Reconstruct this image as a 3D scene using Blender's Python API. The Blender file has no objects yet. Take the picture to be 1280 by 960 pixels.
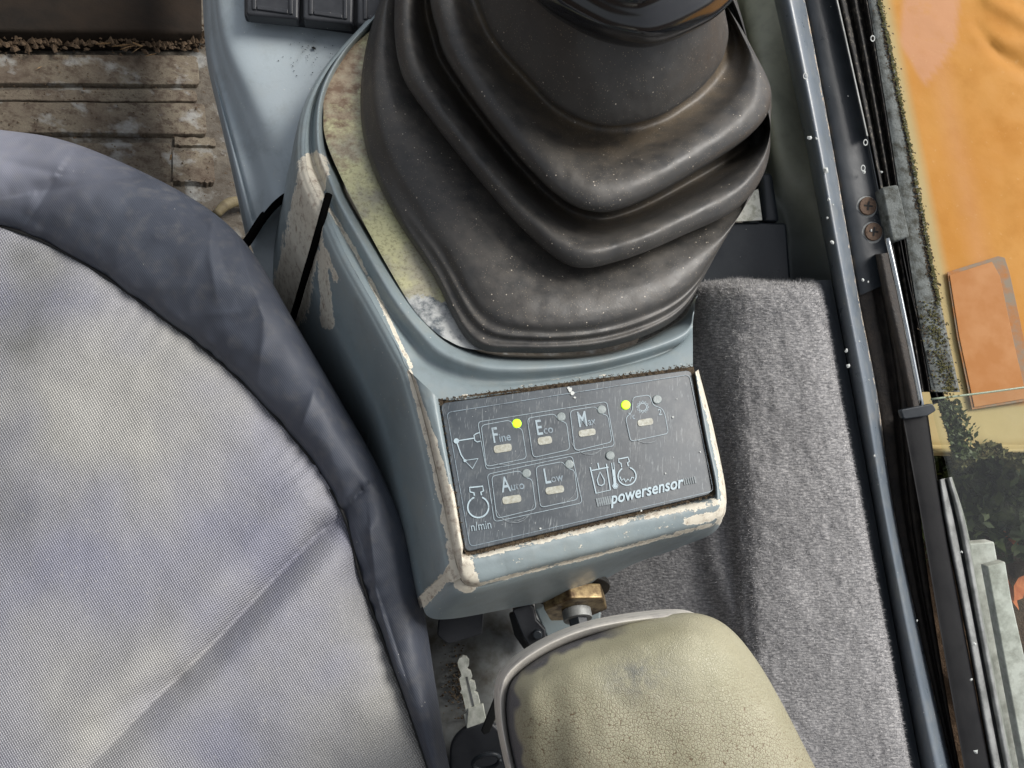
import bpy, bmesh, math, random
import numpy as np
from mathutils import Vector, Matrix, noise as mnoise
random.seed(7); rng = np.random.default_rng(7)
scene = bpy.context.scene
COL = scene.collection

# ------------------------------------------------------------------ camera, sky, sun, exposure
FPX = 1000.0; CAM_H = 0.95
NADIR = (80.0, 1100.0)
d_cam = np.array([(NADIR[0]-640)/FPX, -(NADIR[1]-480)/FPX, -1.0]); d_cam /= np.linalg.norm(d_cam)
zw = -d_cam
xw = np.array([1.0, 0, 0]); xw = xw - xw.dot(zw)*zw; xw /= np.linalg.norm(xw)
yw = np.cross(zw, xw)
M = np.array([xw, yw, zw])
CAMPOS = np.array([0, 0, CAM_H])
cam = bpy.data.cameras.new('camera'); camo = bpy.data.objects.new('camera', cam); COL.objects.link(camo)
cam.sensor_width = 36; cam.lens = 36*FPX/1280; cam.clip_start = 0.01; cam.clip_end = 500
camo.matrix_world = Matrix([list(M[0])+[0], list(M[1])+[0], list(M[2])+[CAM_H], [0, 0, 0, 1]])
scene.camera = camo
M = M.T          # from here on: row vector in camera axes @ M = world
SUN_EL, SUN_AZ = 66.0, 65.0      # elevation; azimuth measured from +Y towards +X
world = bpy.data.worlds.new('World'); scene.world = world; world.use_nodes = True
wt = world.node_tree; bg = wt.nodes['Background']
sky = wt.nodes.new('ShaderNodeTexSky'); sky.sky_type = 'NISHITA'; sky.sun_disc = False
sky.sun_elevation = math.radians(SUN_EL); sky.sun_rotation = math.radians(SUN_AZ)
sky.air_density = 1.0; sky.dust_density = 3.5; sky.ozone_density = 1.0
hsv = wt.nodes.new('ShaderNodeHueSaturation'); hsv.inputs['Saturation'].default_value = .28   # grey overcast sky
wt.links.new(sky.outputs[0], hsv.inputs['Color']); wt.links.new(hsv.outputs[0], bg.inputs[0]); bg.inputs[1].default_value = 0.065
sun = bpy.data.lights.new('sun', 'SUN'); sun.energy = 1.5; sun.angle = math.radians(28); sun.color = (1, .96, .9)
suno = bpy.data.objects.new('sun', sun); COL.objects.link(suno)
se, sa = math.radians(SUN_EL), math.radians(SUN_AZ)
sdir = Vector((math.sin(sa)*math.cos(se), math.cos(sa)*math.cos(se), math.sin(se)))
suno.rotation_euler = sdir.to_track_quat('Z', 'Y').to_euler()
scene.view_settings.view_transform = 'Standard'; scene.view_settings.look = 'None'
scene.view_settings.exposure = 1.2; scene.view_settings.gamma = 1
scene.cycles.use_denoising = True
scene.cycles.max_bounces = 6

# ------------------------------------------------------------------ geometry helpers
def W(px, py, d):
    px = np.asarray(px, float); py = np.asarray(py, float); d = np.asarray(d, float)
    c = np.stack([(px-640)/FPX*d, -(py-480)/FPX*d, -d], -1)
    return c @ M + CAMPOS
def depthz(px, py, z):
    """distance at which the sight line meets the horizontal plane of height z"""
    px = np.asarray(px, float); py = np.asarray(py, float)
    c = np.stack([(px-640)/FPX, -(py-480)/FPX, -np.ones_like(px)], -1)
    return (CAM_H - z)/(c @ d_cam)
def inv(a, b, c, x0, y0):
    return lambda x, y: a + b*(np.asarray(x, float)-x0) + c*(np.asarray(y, float)-y0)
IC = inv(2.0, -.0004, .0011, 512, 462)        # deck plane of the console (inverse distance)
IPN = inv(2.035, -.0004, .0007, 550, 503)      # plane of the control panel
IFR = inv(1.40, -.0001, .0001, 1000, 0)        # plane of the window frame
def cr(P, n, closed=False):
    """Catmull-Rom resample of array P (k, ...) to n samples per segment"""
    P = np.asarray(P, float); k = len(P); out = []
    segs = k if closed else k-1
    for i in range(segs):
        if closed: p0, p1, p2, p3 = P[(i-1) % k], P[i], P[(i+1) % k], P[(i+2) % k]
        else:
            p1, p2 = P[i], P[i+1]
            p0 = P[i-1] if i > 0 else 2*p1-p2
            p3 = P[i+2] if i+2 < k else 2*p2-p1
        for j in range(n):
            t = j/n
            out.append(.5*((2*p1)+(-p0+p2)*t+(2*p0-5*p1+4*p2-p3)*t*t+(-p0+3*p1-3*p2+p3)*t**3))
    if not closed: out.append(P[-1])
    return np.array(out)
def pdist(X, Y, poly):
    """distance in plan to a polyline, and position along it 0..1"""
    X = np.asarray(X, float); Y = np.asarray(Y, float); best = np.full(X.shape, 1e9); al = np.zeros(X.shape); sg = np.zeros(X.shape)
    n = len(poly)-1
    for i in range(n):
        ax, ay = poly[i][:2]; bx, by = poly[i+1][:2]
        dx, dy = bx-ax, by-ay; L = dx*dx+dy*dy
        t = np.clip(((X-ax)*dx+(Y-ay)*dy)/L, 0, 1)
        qx, qy = ax+t*dx, ay+t*dy
        dd = np.hypot(X-qx, Y-qy); s = np.sign((X-ax)*dy-(Y-ay)*dx)
        m = dd < best
        best = np.where(m, dd, best); al = np.where(m, (i+t)/n, al); sg = np.where(m, s, sg)
    return best, al, sg
def fbm(P, sc, seed=0):
    return np.array([mnoise.fractal(Vector((p[0]*sc+seed, p[1]*sc, p[2]*sc)), .7, 2.0, 4) for p in P])
def thing(name, label, cat, loc=(0, 0, 0), group=None):
    o = bpy.data.objects.new(name, None); COL.objects.link(o); o.location = tuple(float(v) for v in loc); o.empty_display_size = .05
    o['label'] = label; o['category'] = cat
    if group: o['group'] = group
    return o
def base(parent):
    b = np.zeros(3); p = parent
    while p is not None:
        b = b + np.array(p.location); p = p.parent
    return b
def mk(name, V, F, mat, parent=None, smooth=True, attrs=None, uv=None, loc=None):
    V = np.asarray(V, float)
    b = base(parent) if loc is None else np.asarray(loc, float)
    me = bpy.data.meshes.new(name); me.from_pydata([tuple(v) for v in (V-b)], [], [tuple(int(i) for i in f) for f in F]); me.update()
    if smooth: me.polygons.foreach_set('use_smooth', [True]*len(me.polygons))
    for k, a in (attrs or {}).items():
        at = me.attributes.new(k, 'FLOAT', 'POINT'); at.data.foreach_set('value', np.asarray(a, np.float32).ravel())
    if uv is not None:
        l = me.uv_layers.new(name='UVMap'); vi = np.zeros(len(me.loops), np.int32); me.loops.foreach_get('vertex_index', vi)
        l.data.foreach_set('uv', np.asarray(uv, np.float32)[vi].ravel())
    me.materials.append(mat)
    o = bpy.data.objects.new(name, me); COL.objects.link(o)
    if parent is not None: o.parent = parent
    else: o.location = tuple(b)
    return o
def setp(o, **k):
    for a, v in k.items(): o[a] = v
    return o
def gridF(r, c, closed=False):
    F = []
    cc = c if closed else c-1
    for i in range(r-1):
        for j in range(cc):
            a, b = i*c+j, i*c+(j+1) % c
            F.append((a, a+c, b+c, b))
    return F
def patch(name, G, nu, nv, mat, parent=None, disp=None, attrs=None, closed=False, invd=None, thick=0, uvs=None, **kw):
    """smooth surface through a grid of control points; each is x, y and distance (or an offset to invd)"""
    G = np.asarray(G, float)
    A = cr(G, nu)                                     # rows
    B = np.swapaxes(cr(np.swapaxes(A, 0, 1), nv, closed), 0, 1)
    r, c = B.shape[:2]
    X, Y, D = B[..., 0].ravel(), B[..., 1].ravel(), B[..., 2].ravel()
    if invd is not None: D = 1/(invd(X, Y)+D)
    U, Vv = np.meshgrid(np.linspace(0, 1, c), np.linspace(0, 1, r))
    if disp is not None: D = D + disp(X, Y, U.ravel(), Vv.ravel(), W(X, Y, D))
    V = W(X, Y, D)
    at = {k: f(X, Y) if f.__code__.co_argcount == 2 else f(X, Y, U.ravel(), Vv.ravel()) for k, f in (attrs or {}).items()}
    o = mk(name, V, gridF(r, c, closed), mat, parent, attrs=at, uv=np.stack([X*.0005, Y*.0005], -1) if uvs is None else uvs(X, Y), **kw)
    if thick:
        m = o.modifiers.new('thickness', 'SOLIDIFY'); m.thickness = thick; m.offset = 0
    return o
def slab(name, pts, dfn, h, mat, parent=None, bevel=.001, seg=2, smooth_out=False, up=None, lift=0, loc=None, toward=None):
    """a plate: outline traced on a plane (dfn gives distance), thickness h below the outline"""
    P = np.array(pts, float)
    if smooth_out: P = cr(P, 5, True)
    T = W(P[:, 0], P[:, 1], dfn(P[:, 0], P[:, 1]))
    c = T.mean(0)
    u, s, vt = np.linalg.svd(T-c); n = vt[2]
    if n.dot(CAMPOS-c) < 0: n = -n
    T = T+n*lift; Bt = T-n*h
    k = len(P)
    e1 = T[1]-T[0]; area = 0
    for i in range(k): area += np.cross(T[i]-c, T[(i+1) % k]-c).dot(n)
    idx = list(range(k)) if area > 0 else list(range(k))[::-1]
    F = [tuple(idx), tuple(i+k for i in idx[::-1])]
    for i in range(k):
        a, b = idx[i], idx[(i+1) % k]; F.append((b, a, a+k, b+k))
    o = mk(name, np.vstack([T, Bt]), F, mat, parent, smooth=False, loc=loc)
    if bevel:
        m = o.modifiers.new('bevel', 'BEVEL'); m.width = bevel; m.segments = seg; m.limit_method = 'ANGLE'; m.angle_limit = math.radians(40)
        o.data.polygons.foreach_set('use_smooth', [True]*len(o.data.polygons))
        w = o.modifiers.new('normals', 'WEIGHTED_NORMAL'); w.keep_sharp = True
    return o
def cz(z): return lambda x, y: depthz(x, y, z)
def cd(f, off=0): return lambda x, y: 1/f(x, y)+off
def tube(name, pts, r, mat, parent=None, n=10, sub=6, cap=True, loc=None):
    P = cr(np.array(pts, float), sub); V = []; k = len(P); R = np.full(k, r) if np.isscalar(r) else np.interp(np.linspace(0, 1, k), np.linspace(0, 1, len(r)), r)
    up = np.array([.31, .2, .93])
    for i in range(k):
        t = P[min(i+1, k-1)]-P[max(i-1, 0)]; t /= np.linalg.norm(t)+1e-12
        a = np.cross(t, up); a /= np.linalg.norm(a)+1e-12; b = np.cross(t, a)
        for j in range(n):
            th = 2*math.pi*j/n; V.append(P[i]+R[i]*(math.cos(th)*a+math.sin(th)*b))
    F = gridF(k, n, True)
    if cap: F += [tuple(range(n)), tuple((k-1)*n+j for j in range(n))[::-1]]
    return mk(name, V, F, mat, parent, loc=loc)
def chips(P0, size, n_per=1, seed=1, flat=.35):
    """small irregular crumbs (tetra-like) at the points P0"""
    r = np.random.default_rng(seed); V = []; F = []
    for p, s in zip(P0, size):
        b = len(V); th = r.uniform(0, 6.28); k = 5
        for j in range(k):
            a = th+6.283*j/k; q = s*r.uniform(.6, 1.2)
            V.append(p+np.array([math.cos(a)*q, math.sin(a)*q*r.uniform(.5, 1), 0]))
        V.append(p+np.array([0, 0, s*flat*r.uniform(.6, 2)]))
        for j in range(k): F.append((b+j, b+(j+1) % k, b+k))
    return V, F

def rpoly(pts, r):
    """polygon with rounded corners"""
    out = []; n = len(pts)
    for i in range(n):
        p0, p1, p2 = np.array(pts[i-1], float), np.array(pts[i], float), np.array(pts[(i+1) % n], float)
        a = p1+(p0-p1)/np.linalg.norm(p0-p1)*min(r, np.linalg.norm(p0-p1)*.45); b_ = p1+(p2-p1)/np.linalg.norm(p2-p1)*min(r, np.linalg.norm(p2-p1)*.45)
        for t in np.linspace(0, 1, 6): out.append(tuple((1-t)**2*a+2*t*(1-t)*p1+t*t*b_))
    return out

# ------------------------------------------------------------------ material helpers
def srgb(r, g, b):
    f = lambda v: (v/255)/12.92 if v/255 <= .04045 else ((v/255+.055)/1.055)**2.4
    return (f(r), f(g), f(b), 1)
class Mt:
    def __init__(s, name, rough=.5, metal=0, spec=.5, coat=0):
        s.m = bpy.data.materials.new(name); s.m.use_nodes = True; s.t = s.m.node_tree; s.N = s.t.nodes; s.L = s.t.links
        s.b = s.N['Principled BSDF']; s.b.inputs['Roughness'].default_value = rough; s.b.inputs['Metallic'].default_value = metal
        s.b.inputs['Specular IOR Level'].default_value = spec; s.b.inputs['Coat Weight'].default_value = coat
        s.tc = s.N.new('ShaderNodeTexCoord'); s.obj = s.tc.outputs['Object']; s.uv = s.tc.outputs['UV']
    def put(s, sock, v):
        if hasattr(v, 'is_linked') or isinstance(v, bpy.types.NodeSocket): s.L.new(v, sock)
        elif v is not None: sock.default_value = v
    def map(s, scale=(1, 1, 1), rot=(0, 0, 0), vec=None):
        n = s.N.new('ShaderNodeMapping'); n.inputs['Scale'].default_value = scale; n.inputs['Rotation'].default_value = rot
        s.L.new(vec or s.obj, n.inputs[0]); return n.outputs[0]
    def noise(s, sc, det=4, rough=.55, vec=None, dist=0):
        n = s.N.new('ShaderNodeTexNoise'); n.inputs['Scale'].default_value = sc; n.inputs['Detail'].default_value = det
        n.inputs['Roughness'].default_value = rough; n.inputs['Distortion'].default_value = dist; s.L.new(vec or s.obj, n.inputs['Vector']); return n.outputs[0]
    def vor(s, sc, feat='F1', vec=None, rand=1, out=0):
        n = s.N.new('ShaderNodeTexVoronoi'); n.feature = feat; n.inputs['Scale'].default_value = sc; n.inputs['Randomness'].default_value = rand
        s.L.new(vec or s.obj, n.inputs['Vector']); return n.outputs[out]
    def wave(s, sc, dirn='X', dist=0, vec=None, prof='SIN', dsc=1):
        n = s.N.new('ShaderNodeTexWave'); n.bands_direction = dirn; n.inputs['Scale'].default_value = sc; n.inputs['Distortion'].default_value = dist
        n.inputs['Detail Scale'].default_value = dsc; n.wave_profile = prof; s.L.new(vec or s.obj, n.inputs['Vector']); return n.outputs['Fac']
    def ramp(s, fac, lo, hi, a=0., b=1.):
        n = s.N.new('ShaderNodeMapRange'); s.L.new(fac, n.inputs[0]); n.inputs[1].default_value = lo; n.inputs[2].default_value = hi
        n.inputs[3].default_value = a; n.inputs[4].default_value = b; return n.outputs[0]
    def math(s, op, a, b=0.):
        n = s.N.new('ShaderNodeMath'); n.operation = op; s.put(n.inputs[0], a); s.put(n.inputs[1], b); return n.outputs[0]
    def mix(s, f, a, b):
        n = s.N.new('ShaderNodeMix'); n.data_type = 'RGBA'; s.put(n.inputs[0], f); s.put(n.inputs[6], a); s.put(n.inputs[7], b); return n.outputs[2]
    def attr(s, k):
        n = s.N.new('ShaderNodeAttribute'); n.attribute_name = k; return n.outputs['Fac']
    def bump(s, h, st=.5, dist=.001, prev=None):
        n = s.N.new('ShaderNodeBump'); n.inputs['Strength'].default_value = st; n.inputs['Distance'].default_value = dist
        s.L.new(h, n.inputs['Height'])
        if prev is not None: s.L.new(prev, n.inputs['Normal'])
        return n.outputs[0]
    def done(s, color=None, rough=None, normal=None, metal=None):
        s.put(s.b.inputs['Base Color'], color); s.put(s.b.inputs['Roughness'], rough); s.put(s.b.inputs['Metallic'], metal)
        if normal is not None: s.L.new(normal, s.b.inputs['Normal'])
        return s.m

def specks(m, col, base_col, sc=260, th=.09, dens=.62):
    """tiny pale paint specks"""
    v = m.vor(sc); n = m.noise(sc*.21, 2)
    f = m.math('MULTIPLY', m.ramp(v, th, th*.6), m.ramp(n, dens, dens+.02))
    return m.mix(f, base_col, col), f
def paint(name, col, col2, worn, rough=.42, wear=True, dust=.25, dustcol=srgb(150, 145, 130)):
    m = Mt(name, rough)
    n1 = m.noise(9, 5); n2 = m.noise(60, 6, .65); n3 = m.noise(420, 4, .6)
    c = m.mix(m.ramp(n1, .35, .65), col, col2)
    c = m.mix(m.math('MULTIPLY', m.ramp(n2, .48, .75), dust), c, dustcol)
    c = m.mix(m.math('MULTIPLY', m.ramp(m.noise(26, 6, .7, None, .4), .52, .72), .35), c, srgb(92, 98, 96))
    c, f = specks(m, srgb(205, 205, 195), c, 260, .12, .57)
    st = m.noise(1, 4, .6, m.map((700, 60, 240), (0.3, .2, .9)))
    scr = m.math('MULTIPLY', m.ramp(st, .67, .71), m.ramp(n2, .46, .58))
    c = m.mix(m.math('MULTIPLY', scr, .6), c, srgb(178, 174, 160))
    h = n3
    if wear:
        a = m.attr('wear')
        big = m.noise(95, 6, .68); fin = m.noise(420, 5, .7)
        nn = m.math('ADD', m.math('MULTIPLY', big, .75), m.math('MULTIPLY', fin, .35))
        e = m.ramp(m.math('ADD', a, nn), 1.02, 1.05)
        w2 = m.mix(m.ramp(m.noise(170, 6, .75), .34, .50), worn[0], worn[1])
        rim = m.ramp(m.math('ADD', a, nn), 1.12, 1.06)
        w2 = m.mix(m.math('MULTIPLY', rim, .7), w2, srgb(226, 220, 204))
        c = m.mix(e, c, w2)
        nb = m.bump(e, .5, .0006); nb = m.bump(fin, .2, .0004, nb)
        e_r = m.ramp(e, 0, 1, rough, .8)
    else:
        nb = m.bump(n3, .12, .0003); e_r = rough
    if wear: nb = m.bump(n3, .1, .0003, nb)
    rr = m.math('ADD', m.ramp(n2, .3, .8, -.08, .14), e_r)
    return m.done(c, rr, nb)

WORN = (srgb(150, 136, 122), srgb(204, 198, 182))
M_console = paint('grey_blue_paint', srgb(124, 136, 140), srgb(137, 149, 152), WORN)
M_front = paint('light_blue_plastic', srgb(148, 160, 166), srgb(160, 170, 175), WORN, rough=.52, dust=.12)
M_tubepaint = paint('blue_grey_steel_paint', srgb(94, 103, 112), srgb(108, 116, 124), (srgb(110, 72, 45), srgb(150, 110, 70)), rough=.33)

def m_boot():
    m = Mt('black_rubber', .5, spec=.45)
    n1 = m.noise(14, 5, .6); n2 = m.noise(70, 6, .65); n3 = m.noise(600, 4, .7)
    c = m.mix(m.ramp(n1, .3, .7), srgb(50, 50, 50), srgb(65, 64, 62))
    geo = m.N.new('ShaderNodeNewGeometry'); sx = m.N.new('ShaderNodeSeparateXYZ'); m.L.new(geo.outputs['Normal'], sx.inputs[0])
    up = m.ramp(sx.outputs[2], .5, 1.0)
    v = m.attr('valley')
    dust = m.math('MULTIPLY', m.ramp(n2, .35, .75), m.math('ADD', m.math('MULTIPLY', up, .30), .08))
    c = m.mix(dust, c, srgb(118, 111, 102))
    dv = m.math('MULTIPLY', v, m.ramp(n2, .25, .6))
    c = m.mix(m.math('MULTIPLY', dv, .7), c, srgb(96, 82, 62))
    gr = m.vor(1500); gm = m.math('MULTIPLY', m.ramp(gr, .22, .12), m.math('MULTIPLY', v, m.ramp(m.noise(300, 3), .42, .6)))
    c = m.mix(gm, c, srgb(150, 136, 112))
    c, f = specks(m, srgb(190, 180, 165), c, 210, .11, .53)
    c, f2 = specks(m, srgb(126, 116, 102), c, 620, .20, .46)
    nb = m.bump(n3, .25, .0005); nb = m.bump(n2, .12, .0015, nb); nb = m.bump(gm, .5, .0008, nb)
    return m.done(c, m.ramp(n2, .3, .75, .36, .58), nb)
M_boot = m_boot()
def m_zinc():
    m = Mt('yellow_passivated_steel', .45, .35)
    n1 = m.noise(28, 6, .65); n2 = m.noise(140, 6, .7); a = m.attr('rust')
    c = m.mix(m.ramp(n1, .42, .58), srgb(196, 194, 152), srgb(166, 162, 142))
    c = m.mix(m.math('MULTIPLY', m.ramp(m.noise(420, 4, .7), .5, .62), .45), c, srgb(104, 96, 70))
    rc = m.mix(m.ramp(m.noise(90, 5, .7), .4, .6), srgb(122, 100, 82), srgb(164, 150, 128))
    c = m.mix(m.ramp(m.math('ADD', n2, m.math('MULTIPLY', a, .45)), .62, .88), c, rc)
    w = m.ramp(m.math('ADD', n1, m.attr('white')), .95, 1.0)
    wc = m.mix(m.ramp(m.noise(60, 5, .7), .45, .6), srgb(182, 184, 182), srgb(84, 92, 98))
    c = m.mix(w, c, wc)
    return m.done(c, m.ramp(n2, .3, .7, .35, .7), m.bump(n2, .35, .0006))
M_zinc = m_zinc()
def m_gloss():
    m = Mt('glossy_black_plastic', .12, spec=.6)
    n = m.noise(40, 5, .6); c = m.mix(m.ramp(n, .3, .7), srgb(22, 23, 26), srgb(34, 35, 38))
    return m.done(c, m.ramp(n, .35, .75, .08, .24), m.bump(m.noise(500, 3), .03, .0003))
M_gloss = m_gloss()
def m_fabric():
    m = Mt('woven_grey_fabric', .9, spec=.2)
    n1 = m.noise(6, 3, .5); n2 = m.noise(20, 5, .6)
    uv = m.uv
    a = m.wave(205, 'X', .35, m.map((1, 1, 1), (0, 0, .55), uv), dsc=3); b = m.wave(186, 'Y', .35, m.map((1, 1, 1), (0, 0, .62), uv), dsc=3)
    w = m.math('MULTIPLY', a, b)
    c = m.mix(m.ramp(n1, .40, .62), srgb(206, 204, 197), srgb(166, 167, 182))
    c = m.mix(m.math('MULTIPLY', m.ramp(n2, .5, .8), .3), c, srgb(150, 150, 142))
    c = m.mix(m.math('MULTIPLY', m.attr('soil'), m.ramp(n2, .1, .9)), c, srgb(128, 128, 120))
    c = m.mix(m.ramp(w, .02, .55), m.mix(.5, c, srgb(78, 80, 86)), c)
    st = m.noise(380, 2); c = m.mix(m.math('MULTIPLY', m.ramp(st, .62, .72), .25), c, srgb(190, 188, 180))
    return m.done(c, .9, m.bump(w, .75, .0010, m.bump(m.noise(260, 4), .3, .0008)))
M_fabric = m_fabric()
def m_nylon():
    m = Mt('navy_grey_nylon', .5, spec=.5)
    n1 = m.noise(11, 4, .6); n2 = m.noise(90, 5, .6)
    c = m.mix(m.ramp(n1, .35, .68), srgb(50, 55, 66), srgb(68, 73, 83))
    c = m.mix(m.math('MULTIPLY', m.attr('lit_corner'), .8), c, srgb(138, 140, 152))
    c = m.mix(m.math('MULTIPLY', m.ramp(n2, .5, .75), .22), c, srgb(130, 126, 118))
    c, f = specks(m, srgb(190, 188, 180), c, 200, .07, .62)
    w = m.wave(260, 'X', .3, m.map((1, 1, 1), (0, 0, .6), m.uv))
    c = m.mix(m.math('MULTIPLY', w, .10), c, srgb(120, 124, 138))
    wr = m.noise(30, 3, .5, m.map((1, 1, 1)), .6)
    return m.done(c, m.ramp(n2, .3, .7, .52, .66), m.bump(wr, .12, .005, m.bump(w, .18, .0006, m.bump(n2, .2, .0008))))
M_nylon = m_nylon()
def m_vinyl():
    m = Mt('cracked_olive_vinyl', .42, spec=.5)
    n0 = m.noise(300, 3); 
    vv = m.N.new('ShaderNodeVectorMath'); vv.operation = 'ADD'
    nc = m.N.new('ShaderNodeTexNoise'); nc.inputs['Scale'].default_value = 130; m.L.new(m.obj, nc.inputs['Vector'])
    sc = m.N.new('ShaderNodeVectorMath'); sc.operation = 'SCALE'; sc.inputs[3].default_value = .0025; m.L.new(nc.outputs['Color'], sc.inputs[0])
    m.L.new(m.obj, vv.inputs[0]); m.L.new(sc.outputs[0], vv.inputs[1])
    d1 = m.vor(740, 'DISTANCE_TO_EDGE', vv.outputs[0]); d2 = m.vor(1500, 'DISTANCE_TO_EDGE', vv.outputs[0])
    n1 = m.noise(18, 5, .6); n2 = m.noise(60, 5, .6)
    crk = m.attr('crack')
    c = m.mix(m.ramp(n1, .35, .65), srgb(158, 154, 128), srgb(168, 164, 140))
    c = m.mix(m.math('MULTIPLY', m.ramp(n2, .45, .75), .12), c, srgb(120, 114, 90))
    c = m.mix(m.math('MULTIPLY', m.attr('smudge'), m.ramp(m.noise(160, 6, .75), .38, .62)), c, srgb(108, 110, 106))
    l1 = m.math('MULTIPLY', m.ramp(d1, .06, .015), m.ramp(m.math('ADD', crk, m.math('MULTIPLY', m.noise(25, 4), .9)), .60, 1.1))
    c = m.mix(m.math('MULTIPLY', l1, .85), c, srgb(92, 66, 42))
    c = m.mix(m.math('MULTIPLY', m.attr('wear'), 1.0), c, srgb(88, 88, 92))
    hh = m.math('ADD', m.math('MULTIPLY', m.ramp(d1, 0, .14), .7), m.math('MULTIPLY', m.ramp(d2, 0, .2), .5))
    return m.done(c, m.ramp(n2, .3, .7, .34, .5), m.bump(hh, .5, .0004, m.bump(n0, .1, .0004)))
M_vinyl = m_vinyl()
def m_simple(name, c1, c2, rough=.5, metal=0, sc=60, bump=.2, bd=.0006, lo=.35, hi=.65, det=5, spk=False, spec=.5):
    m = Mt(name, rough, metal, spec)
    n = m.noise(sc, det, .65); c = m.mix(m.ramp(n, lo, hi), c1, c2)
    if spk: c, f = specks(m, srgb(200, 200, 190), c, 180, .07, .58)
    return m.done(c, m.ramp(n, .3, .7, max(.05, rough-.1), min(1, rough+.12)), m.bump(m.noise(sc*5, 4, .6), bump, bd))
M_rim = m_simple('worn_pale_plastic', srgb(214, 210, 200), srgb(170, 166, 162), .5, sc=70, lo=.5, hi=.7)
M_blackplastic = m_simple('black_plastic', srgb(34, 36, 40), srgb(46, 48, 52), .45, sc=50, spk=True)
M_black = m_simple('black_gap_rubber', srgb(10, 10, 10), srgb(20, 20, 19), .7)
def m_void():
    m = Mt('unlit_gap', 1, spec=0); return m.done((.004, .004, .004, 1))  # near-black colour stands in for the shade inside open gaps
M_void = m_void()
M_darksteel = m_simple('black_enamelled_steel', srgb(34, 39, 44), srgb(46, 51, 56), .35, sc=25, spk=True)
M_darkplate = m_simple('grimy_dark_steel', srgb(102, 105, 105), srgb(62, 59, 52), .5, sc=45, lo=.42, hi=.66)
M_grime = m_simple('grimy_rubber_channel', srgb(38, 35, 33), srgb(64, 58, 53), .75, sc=90, bump=.5, bd=.002)
M_seal = m_simple('perished_rubber_seal', srgb(30, 29, 27), srgb(112, 106, 96), .75, sc=220, lo=.52, hi=.66, bump=.5, bd=.001)
M_chrome = m_simple('bright_metal', srgb(200, 204, 206), srgb(170, 175, 178), .2, 1, sc=100, bump=.05)
M_alu = m_simple('weathered_aluminium', srgb(150, 152, 150), srgb(112, 114, 112), .55, .2, sc=60, lo=.4, hi=.62, bump=.3, bd=.001)
M_mossgrey = m_simple('mossy_grey_rubber', srgb(104, 109, 107), srgb(58, 58, 50), .8, sc=110, lo=.42, hi=.66, bump=.5, bd=.0015)
M_brass = m_simple('tarnished_brass', srgb(158, 138, 100), srgb(84, 66, 46), .42, .6, sc=90, lo=.4, hi=.6, bump=.2)
M_keysteel = m_simple('worn_nickel_key', srgb(214, 216, 206), srgb(168, 172, 160), .4, .15, sc=160)
M_soot = m_simple('crusted_soil', srgb(60, 48, 36), srgb(104, 90, 70), .95, sc=200, bump=.8, bd=.002)
M_straw = m_simple('dry_straw', srgb(160, 130, 90), srgb(120, 92, 62), .9, sc=200)
M_screw = m_simple('rusty_screw_steel', srgb(74, 58, 48), srgb(112, 92, 76), .5, .5, sc=400, bump=.3)
M_beam = m_simple('soiled_black_steel', srgb(24, 20, 16), srgb(40, 33, 27), .8, sc=14, bump=.5, bd=.003, spec=.12)
M_web = m_simple('dusty_blue_steel', srgb(84, 92, 100), srgb(98, 104, 110), .5, sc=25)
M_postblack = m_simple('matt_black_post', srgb(24, 24, 26), srgb(36, 36, 37), .6, sc=40, spec=.2)
M_paper = m_simple('stained_white_label', srgb(232, 232, 220), srgb(170, 170, 150), .7, sc=120, lo=.5, hi=.7)
M_splash = m_simple('pale_paint_drop', srgb(200, 203, 200), srgb(180, 184, 180), .5)
M_rubber = m_simple('dusty_black_rubber', srgb(36, 35, 33), srgb(70, 62, 52), .7, sc=200, lo=.5, hi=.75)
M_earthdirt = m_simple('brown_dirt_crumbs', srgb(96, 78, 58), srgb(58, 46, 34), .95, sc=300)
def m_floor(name, a, b, c3):
    m = Mt(name, .85, spec=.3); n1 = m.noise(10, 6, .65); n2 = m.noise(70, 6, .7); n3 = m.noise(300, 5, .7)
    c = m.mix(m.ramp(n1, .38, .62), a, b); c = m.mix(m.ramp(n2, .48, .62), c, c3)
    c = m.mix(m.math('MULTIPLY', m.ramp(n3, .52, .66), .55), c, srgb(70, 60, 50))
    g = m.ramp(m.noise(22, 5, .6), .55, .66); c = m.mix(m.math('MULTIPLY', g, .6), c, srgb(150, 152, 150))
    return m.done(c, .85, m.bump(n3, .5, .002, m.bump(n2, .5, .006)))
M_floor = m_floor('dusty_floor', srgb(82, 77, 70), srgb(100, 94, 84), srgb(70, 63, 55))
M_rib = m_floor('muddy_ribbed_matting', srgb(90, 80, 69), srgb(110, 102, 88), srgb(74, 63, 53))
def m_carpet():
    m = Mt('grey_needle_carpet', .95, spec=.1)
    v = m.map((1, 1, 1), (0, 0, -.12), m.uv)
    n1 = m.noise(1, 4, .6, m.map((260, 900, 1), (0, 0, -.05), m.uv)); n2 = m.noise(14, 3); n3 = m.noise(500, 3, .6)
    c = m.mix(m.ramp(n1, .38, .62), srgb(122, 122, 124), srgb(188, 186, 185)); c = m.mix(m.ramp(n3, .4, .7), c, srgb(130, 129, 130))
    c = m.mix(m.math('MULTIPLY', m.ramp(n2, .45, .75), .3), c, srgb(92, 92, 94))
    return m.done(c, .95, m.bump(n1, .6, .0015, m.bump(n3, .6, .0012)))
M_carpet = m_carpet()
def m_fibre():
    m = Mt('grey_carpet_fibre', .95, spec=.1); n = m.noise(420, 3, .6)
    return m.done(m.mix(m.ramp(n, .38, .62), srgb(136, 136, 138), srgb(206, 204, 203)), .95)
M_fibre = m_fibre()
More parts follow.
